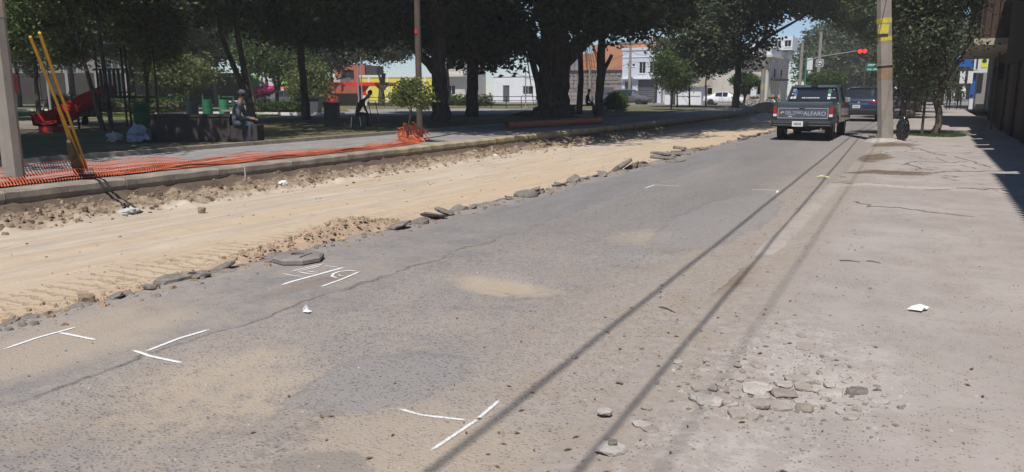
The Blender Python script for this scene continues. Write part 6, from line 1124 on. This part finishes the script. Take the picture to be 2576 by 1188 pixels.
plate(t, -.1, -2.235, .66, .34, .15, 7); MB().box(-.86, .86, -2.27, -2.12, .36, .60).build('rear_bumper', M['plastic'], t, bevel=.03); m = MB(); m.tube([(0, -2.215, .93), (0, -2.225, .93)], .055, 12); m.build('round_badge', M['chrome'], t); MB().box(-.55, .55, -1.86, -1.70, 1.62, 1.66).build('roof_spoiler', M['suvp'], t); MB().box(-.45, .45, -2.232, -2.2, .85, .87).build('chrome_strip', M['chrome'], t)
SED = [(-2.28, .70, .42, .72, .62, .80, 0), (-2.22, .84, .34, .92, .72, .98, 0), (-1.55, .88, .26, .96, .74, 1.02, 0), (-.95, .89, .24, .95, .58, 1.38, 1), (-.2, .90, .24, .93, .60, 1.46, 1), (.35, .90, .24, .92, .58, 1.42, 1), (1.15, .89, .24, .90, .72, .98, 0), (1.9, .86, .28, .80, .66, .86, 0), (2.26, .70, .36, .60, .55, .66, 0)]
t = car('sedan', 'white sedan parked on the cross street before the corner building', 'car', (-19.3, 84.3, 0), R(-90), 4.5, 'carw', SED, r=.32)
for s in (-1, 1):
    MB().box(s * .66 - .16, s * .66 + .16, 2.1, 2.22, .62, .74).build('headlight', M['chrome'], t); MB().box(s * .7 - .14, s * .7 + .14, -2.27, -2.18, .74, .88).build('tail_light', M['lamp'], t); m = MB(); m.box(s * .93 - .08, s * .93 + .05, .78, .88, .92, 1.05); m.build('mirror', M['carw'], t); MB().box(s * .905, s * .915, -.45, -.43, .35, .93).build('door_seam', M['darkgrey'], t); MB().box(s * .905, s * .915, .55, .57, .35, .93).build('door_seam', M['darkgrey'], t)
for i, (x, y, rz, pm, lab) in enumerate(((-1.5, 62, 0, 'darkgrey', 'dark car ahead of the blue SUV on the far side of the right pole'), (1.2 - 2.6, 97, 0, 'carw', 'white car beyond the crossing, right of the right pole'), (-.3, 104, 0, 'suvp', 'blue car beyond the crossing, half behind the sidewalk trees'), (-4.6, 118, 3.1, 'carw', 'white car far down the avenue'))): car('car', lab, 'car', (x, y, 0), rz, 4.5, pm, SED if i else SUV, r=.32)
VAN = [(-2.1, .78, .4, .9, .7, .96, 0), (-2.05, .84, .34, 1.0, .8, 1.06, 0), (-1.95, .86, .3, 1.05, .74, 1.75, 1), (0, .86, .28, 1.05, .76, 1.82, 1), (1.2, .86, .28, 1.02, .72, 1.76, 1), (1.8, .84, .3, .95, .74, 1.02, 0), (2.1, .76, .4, .7, .66, .8, 0)]
tt = bt('table', 'white stone table in the sun behind the seated figure in grey', 'table'); MB().box(-18.5, -17.4, 50, 50.7, .78, .88).build('table_top', M['white'], tt); MB().box(-17.9, -17.75, 50.2, 50.5, .15, .78).build('leg', M['white'], tt); car('car', 'dark car parked on the far street before the lime green shop', 'car', (*B(-20.0, 68)[:2], .1), TH + R(90), 4.2, 'darkgrey', SED); car('car', 'small red car half hidden behind the grey container', 'car', (*B(-17.8, 68.5)[:2], .1), TH + R(90), 4.2, 'redp', SED); car('car', 'dark vehicle parked between the ficus and the broken-stub tree', 'car', (-28.2, 78.8, 0.0), R(-90), 4.3, 'darkgrey', SUV)
def motorcycle(label, loc, rz):
    t = thing('motorcycle', label, 'motorcycle', loc, rz)
    for y in (-.62, .62):
        m = MB(); n = 18; ring_ = [(0, y + .29 * math.cos(2 * math.pi * q / n), .31 + .29 * math.sin(2 * math.pi * q / n)) for q in range(n + 1)]; m.tube(ring_, .045, 6, False); w_ = m.build('wheel', M['tar'], t); m = MB(); m.tube([(-.04, y, .31), (.04, y, .31)], .1, 10); m.build('hub', M['rim'], w_)
    m = MB(); m.tube([(0, .62, .31), (0, .42, .95)], .03, 6); m.build('fork', M['chrome'], t); m = MB(); m.tube([(-.34, .3, 1.02), (-.1, .42, .98), (.1, .42, .98), (.34, .3, 1.02)], .015, 6); m.build('handlebar', M['black'], t); m = MB(); m.tube([(0, .36, .78), (0, .12, .84), (0, -.05, .76)], [.08, .15, .09], 10); m.build('tank', M['black'], t, smooth=True); m = MB(); m.tube([(0, -.02, .78), (0, -.4, .76), (0, -.68, .84)], [.09, .11, .06], 8); m.build('seat', M['tar'], t, smooth=True); m = MB(); m.tube([(0, .1, .3), (0, -.12, .55)], [.16, .12], 8); m.build('engine', M['rim'], t); m = MB(); m.tube([(.1, .1, .28), (.12, -.6, .34)], .035, 8); m.build('exhaust', M['chrome'], t); m = MB(); m.tube([(0, .5, .9), (0, .58, .9)], .09, 12); m.build('headlight', M['white_m'], t)
motorcycle('black motorcycle parked behind the left pole near the slide', B(-17.4, 29.3, .15), TH + R(70)); motorcycle('dark motorcycle parked under the clipped tree at the corner', (-16.8, 87.6, .0), R(-80)); motorcycle('second dark motorcycle just left of the blue-banded pole', (-15.0, 88.3, .0), R(-100))
t = thing('food_cart', 'dark covered cart with a yellow label behind the left pole', 'cart', B(-16.7, 29.8, .15), TH); MB().box(-.55, .55, -.35, .35, .35, 1.0).build('cart_body', M['black'], t, bevel=.05); MB().box(.1, .5, -.36, -.352, .8, .95).build('yellow_label', M['signy'], t)
for s in (-.35, .35): m = MB(); m.tube([(s - .03, -.3, .2), (s + .03, -.3, .2)], .2, 14); m.build('cart_wheel', M['tar'], t)

# ------------------------------------------------------------------ people
def person(label, loc, rz, J, top, legs, scale=1.0, hat=None):
    """J: joint positions in metres; one skinned body, coloured by region"""
    t = thing('person', label, 'person', loc, rz); bm = bmesh.new(); names = list(J); vs = {k: bm.verts.new(J[k][0]) for k in names}
    bones = [('pelvis', 'belly'), ('belly', 'chest'), ('chest', 'neck'), ('neck', 'jaw'), ('jaw', 'skull')] + [(a + s, b + s) for s in 'LR' for a, b in (('shoulder', 'elbow'), ('elbow', 'wrist'), ('wrist', 'palm'), ('hip', 'knee'), ('knee', 'ankle'), ('ankle', 'toe'))] + [('chest', 'shoulderL'), ('chest', 'shoulderR'), ('pelvis', 'hipL'), ('pelvis', 'hipR')]
    for a, b in bones: bm.edges.new((vs[a], vs[b]))
    me = bpy.data.meshes.new('body'); bm.to_mesh(me); bm.free(); o = bpy.data.objects.new('body', me); COL.objects.link(o)
    md = o.modifiers.new('skin', 'SKIN'); sk = me.skin_vertices[0].data
    for i, k in enumerate(names): sk[i].radius = J[k][1] if isinstance(J[k][1], tuple) else (J[k][1],) * 2
    sk[names.index('pelvis')].use_root = True; s2 = o.modifiers.new('smooth', 'SUBSURF'); s2.levels = s2.render_levels = 1
    dg = bpy.context.evaluated_depsgraph_get(); me2 = bpy.data.meshes.new_from_object(o.evaluated_get(dg)); bpy.data.objects.remove(o)
    for q in ('skin', top, legs, 'tar'): me2.materials.append(M[q])
    segs = []
    for a, b in bones:
        g = 0 if a in ('neck', 'jaw') or a[:-1] in ('wrist',) else 3 if a[:-1] == 'ankle' else 2 if a[:-1] in ('hip', 'knee') or b[:-1] == 'hip' else 1
        segs.append((Vector(J[a][0]), Vector(J[b][0]), g))
    for p in me2.polygons:
        c = p.center; best = min(segs, key=lambda s: (c - (s[0] + (s[1] - s[0]) * max(0, min(1, (c - s[0]).dot(s[1] - s[0]) / max(1e-6, (s[1] - s[0]).length_squared))))).length); p.material_index = best[2]
    me2.shade_smooth(); b_ = bpy.data.objects.new('body', me2); COL.objects.link(b_); b_.parent = t
    sk_, jw = Vector(J['skull'][0]), Vector(J['jaw'][0]); up = (sk_ - jw).normalized(); fwd = Vector((0, 1, 0)); fwd = (fwd - up * fwd.dot(up)).normalized(); sd_ = fwd.cross(up)
    def hp(f, u, s=0): return sk_ + fwd * f + up * u + sd_ * s
    m = MB(); m.tube([hp(-.02, -.035), hp(-.035, .03), hp(-.02, .085), hp(.0, .11)], [.085, .098, .085, .03], 10); h = m.build('hair', M['hair'], t, smooth=True)
    m = MB(); m.tube([hp(.085, -.0), hp(.112, -.03), hp(.10, -.04)], [.008, .014, .008], 6); m.build('nose', M['skin'], t)
    m = MB()
    for s in (-1, 1): m.tube([hp(.082, .012, s * .032), hp(.094, .012, s * .032)], .011, 6)
    m.build('eyes', M['hair'], t); m = MB(); m.tube([hp(.082, -.065, -.02), hp(.09, -.065, 0), hp(.082, -.065, .02)], .006, 5); m.build('mouth', M['redwall'], t); m = MB()
    for s in (-1, 1): m.tube([hp(-.01, .02, s * .085), hp(-.015, -.02, s * .09)], [.018, .012], 6)
    m.build('ears', M['skin'], t)
    for s in 'LR':
        w_, pa = Vector(J['wrist' + s][0]), Vector(J['palm' + s][0]); d = (pa - w_).normalized(); a = d.cross(Vector((0, 0, 1))); a = a.normalized() if a.length > .2 else Vector((1, 0, 0)); cu = a.cross(d); m = MB()
        for i, (off, L) in enumerate(((-.03, .07), (-.01, .08), (.01, .076), (.03, .06))): p0 = pa + a * off * .9 + d * .01; m.tube([p0, p0 + d * L * .5 + cu * .005, p0 + d * L * .8 - cu * .025], [.010, .009, .007], 6)
        p0 = w_ + (pa - w_) * .5 + a * .035; m.tube([p0, p0 + a * .03 + d * .03, p0 + a * .035 + d * .06 - cu * .01], [.012, .011, .008], 6); m.build('fingers', M['skin'], t)
    if hat: m = MB(); m.tube([hp(-.01, .035), hp(-.01, .075), hp(-.01, .125)], [.108, .105, .06], 12); m.add([tuple(hp(.06, .045, -.08)), tuple(hp(.17, .03, -.05)), tuple(hp(.17, .03, .05)), tuple(hp(.06, .045, .08))], [(0, 1, 2, 3), (3, 2, 1, 0)]); m.build('cap', M[hat], t)
    return t
def sit(lean=.25, seat=.47, kneew=.1, head=.0, armf=.32, armz=.62):
    cy = lean * .45
    J = {'pelvis': ((0, 0, seat + .06), (.15, .12)), 'belly': ((0, cy * .35, seat + .24), (.15, .11)), 'chest': ((0, cy, seat + .44), (.165, .115)), 'neck': ((0, cy + lean * .18, seat + .60), .055), 'jaw': ((0, cy + lean * .3 + .02, seat + .68), (.062, .07)), 'skull': ((0, cy + lean * .38 + .02 + head, seat + .79), (.075, .09))}
    for s, q in (('L', -1), ('R', 1)):
        J['shoulder' + s] = ((q * .19, cy + .02, seat + .51), .062); J['elbow' + s] = ((q * .24, cy + .10, seat + .22), .045); J['wrist' + s] = ((q * .12, cy + armf, armz), .03); J['palm' + s] = ((q * .08, cy + armf + .08, armz - .02), (.04, .022))
        J['hip' + s] = ((q * .10, .05, seat + .04), .088); J['knee' + s] = ((q * (.10 + kneew), .44, seat + .02), .062); J['ankle' + s] = ((q * .11, .42, .08), .042); J['toe' + s] = ((q * .13, .60, .035), (.045, .03))
    return J
def walk(ph=1, arm=.15):
    J = {'pelvis': ((0, 0, .95), (.15, .11)), 'belly': ((0, 0, 1.12), (.14, .10)), 'chest': ((0, .01, 1.34), (.17, .115)), 'neck': ((0, .01, 1.5), .055), 'jaw': ((0, .04, 1.57), (.06, .07)), 'skull': ((0, .04, 1.68), (.075, .09))}
    for s, q in (('L', -1), ('R', 1)):
        k = ph * q; J['shoulder' + s] = ((q * .2, 0, 1.42), .06); J['elbow' + s] = ((q * .25, -.06 * k, 1.14), .043); J['wrist' + s] = ((q * .24, .10 + arm * -k, .92), .03); J['palm' + s] = ((q * .23, .13 + arm * -k, .84), (.022, .04))
        J['hip' + s] = ((q * .1, 0, .88), .085); J['knee' + s] = ((q * .1, .14 * k + .04, .5), .06); J['ankle' + s] = ((q * .1, .24 * k, .09), .042); J['toe' + s] = ((q * .11, .24 * k + .15, .04), (.045, .03))
    return J
person('seated person in grey shirt and blue-grey trousers facing right on the planter ledge', B(-7.25, 20.15, .15), TH - R(90), sit(.25, .44, .04, .0), 'shirt_g', 'jeans', hat='shirt_g')
person('seated person in black bending far forward beside the dark litter bin', B(-5.95, 29.3, .15), TH - R(80), sit(.62, .44, .1, .05, .2, .45), 'shirt_k', 'pants_k')
person('dark seated figure between the huge ficus and the broken-stub tree', B(4.5, 47, .15), TH - R(90), sit(.2, .55), 'shirt_k', 'jeans', hat='black')
person('left of two people walking away on the far right sidewalk, in dark clothes', (1.35, 70, .05), 0, walk(1), 'shirt_k', 'pants_k', hat='redp')
person('right of two people walking away on the far right sidewalk, in dark clothes', (2.1, 70.8, .05), R(3), walk(-1), 'shirt_k', 'pants_k')
t = thing('folding_stool', 'low stool under the seated person in black', 'stool', B(-5.95, 29.3, .15), TH - R(80)); MB().box(-.2, .2, -.17, .2, .37, .41).build('seat', M['brown'], t)
for a, b in ((-.17, -.14), (.17, -.14), (-.17, .17), (.17, .17)): m = MB(); m.tube([(a * 1.15, b * 1.2, 0), (a, b, .37)], .014, 6); m.build('leg', M['chrome'], t)
t = thing('easel', 'thin wooden easel frame right of the seated person in black', 'easel', B(-5.35, 29.3, .15), TH); m = MB()
for a, b in ((-.05, 0), (.22, 0)): m.tube([(a + .12, b, 0), (a - .05, b, .95)], .014, 6)
m.box(-.12, .28, -.015, .015, .42, .46); m.build('legs', M['bark'], t)
t = thing('park_bench', 'dark bench under the seated figure between ficus and stub tree', 'bench', B(4.4, 46.9, .15), TH); MB().box(-.8, .8, -.22, .22, .45, .53).build('seat', M['shade'], t); MB().box(-.7, -.55, -.2, .2, 0, .45).build('leg', M['shade'], t); MB().box(.55, .7, -.2, .2, 0, .45).build('leg', M['shade'], t)

# ------------------------------------------------------------------ thin haze volume, added to lift the dark tones
hz = MB().box(-306, 306, -306, 456, -1.6, 20).build('added_haze', M['white']); hz['kind'] = 'stuff'; hz.data.materials.clear()
hm = bpy.data.materials.new('added_thin_haze'); hm.use_nodes = True; hm.node_tree.nodes.clear(); pv = hm.node_tree.nodes.new('ShaderNodeVolumePrincipled'); pv.inputs['Density'].default_value = 0.00115; pv.inputs['Color'].default_value = (0.95, 0.95, 0.95, 1)
ho = hm.node_tree.nodes.new('ShaderNodeOutputMaterial'); hm.node_tree.links.new(pv.outputs[0], ho.inputs['Volume']); hz.data.materials.append(hm)
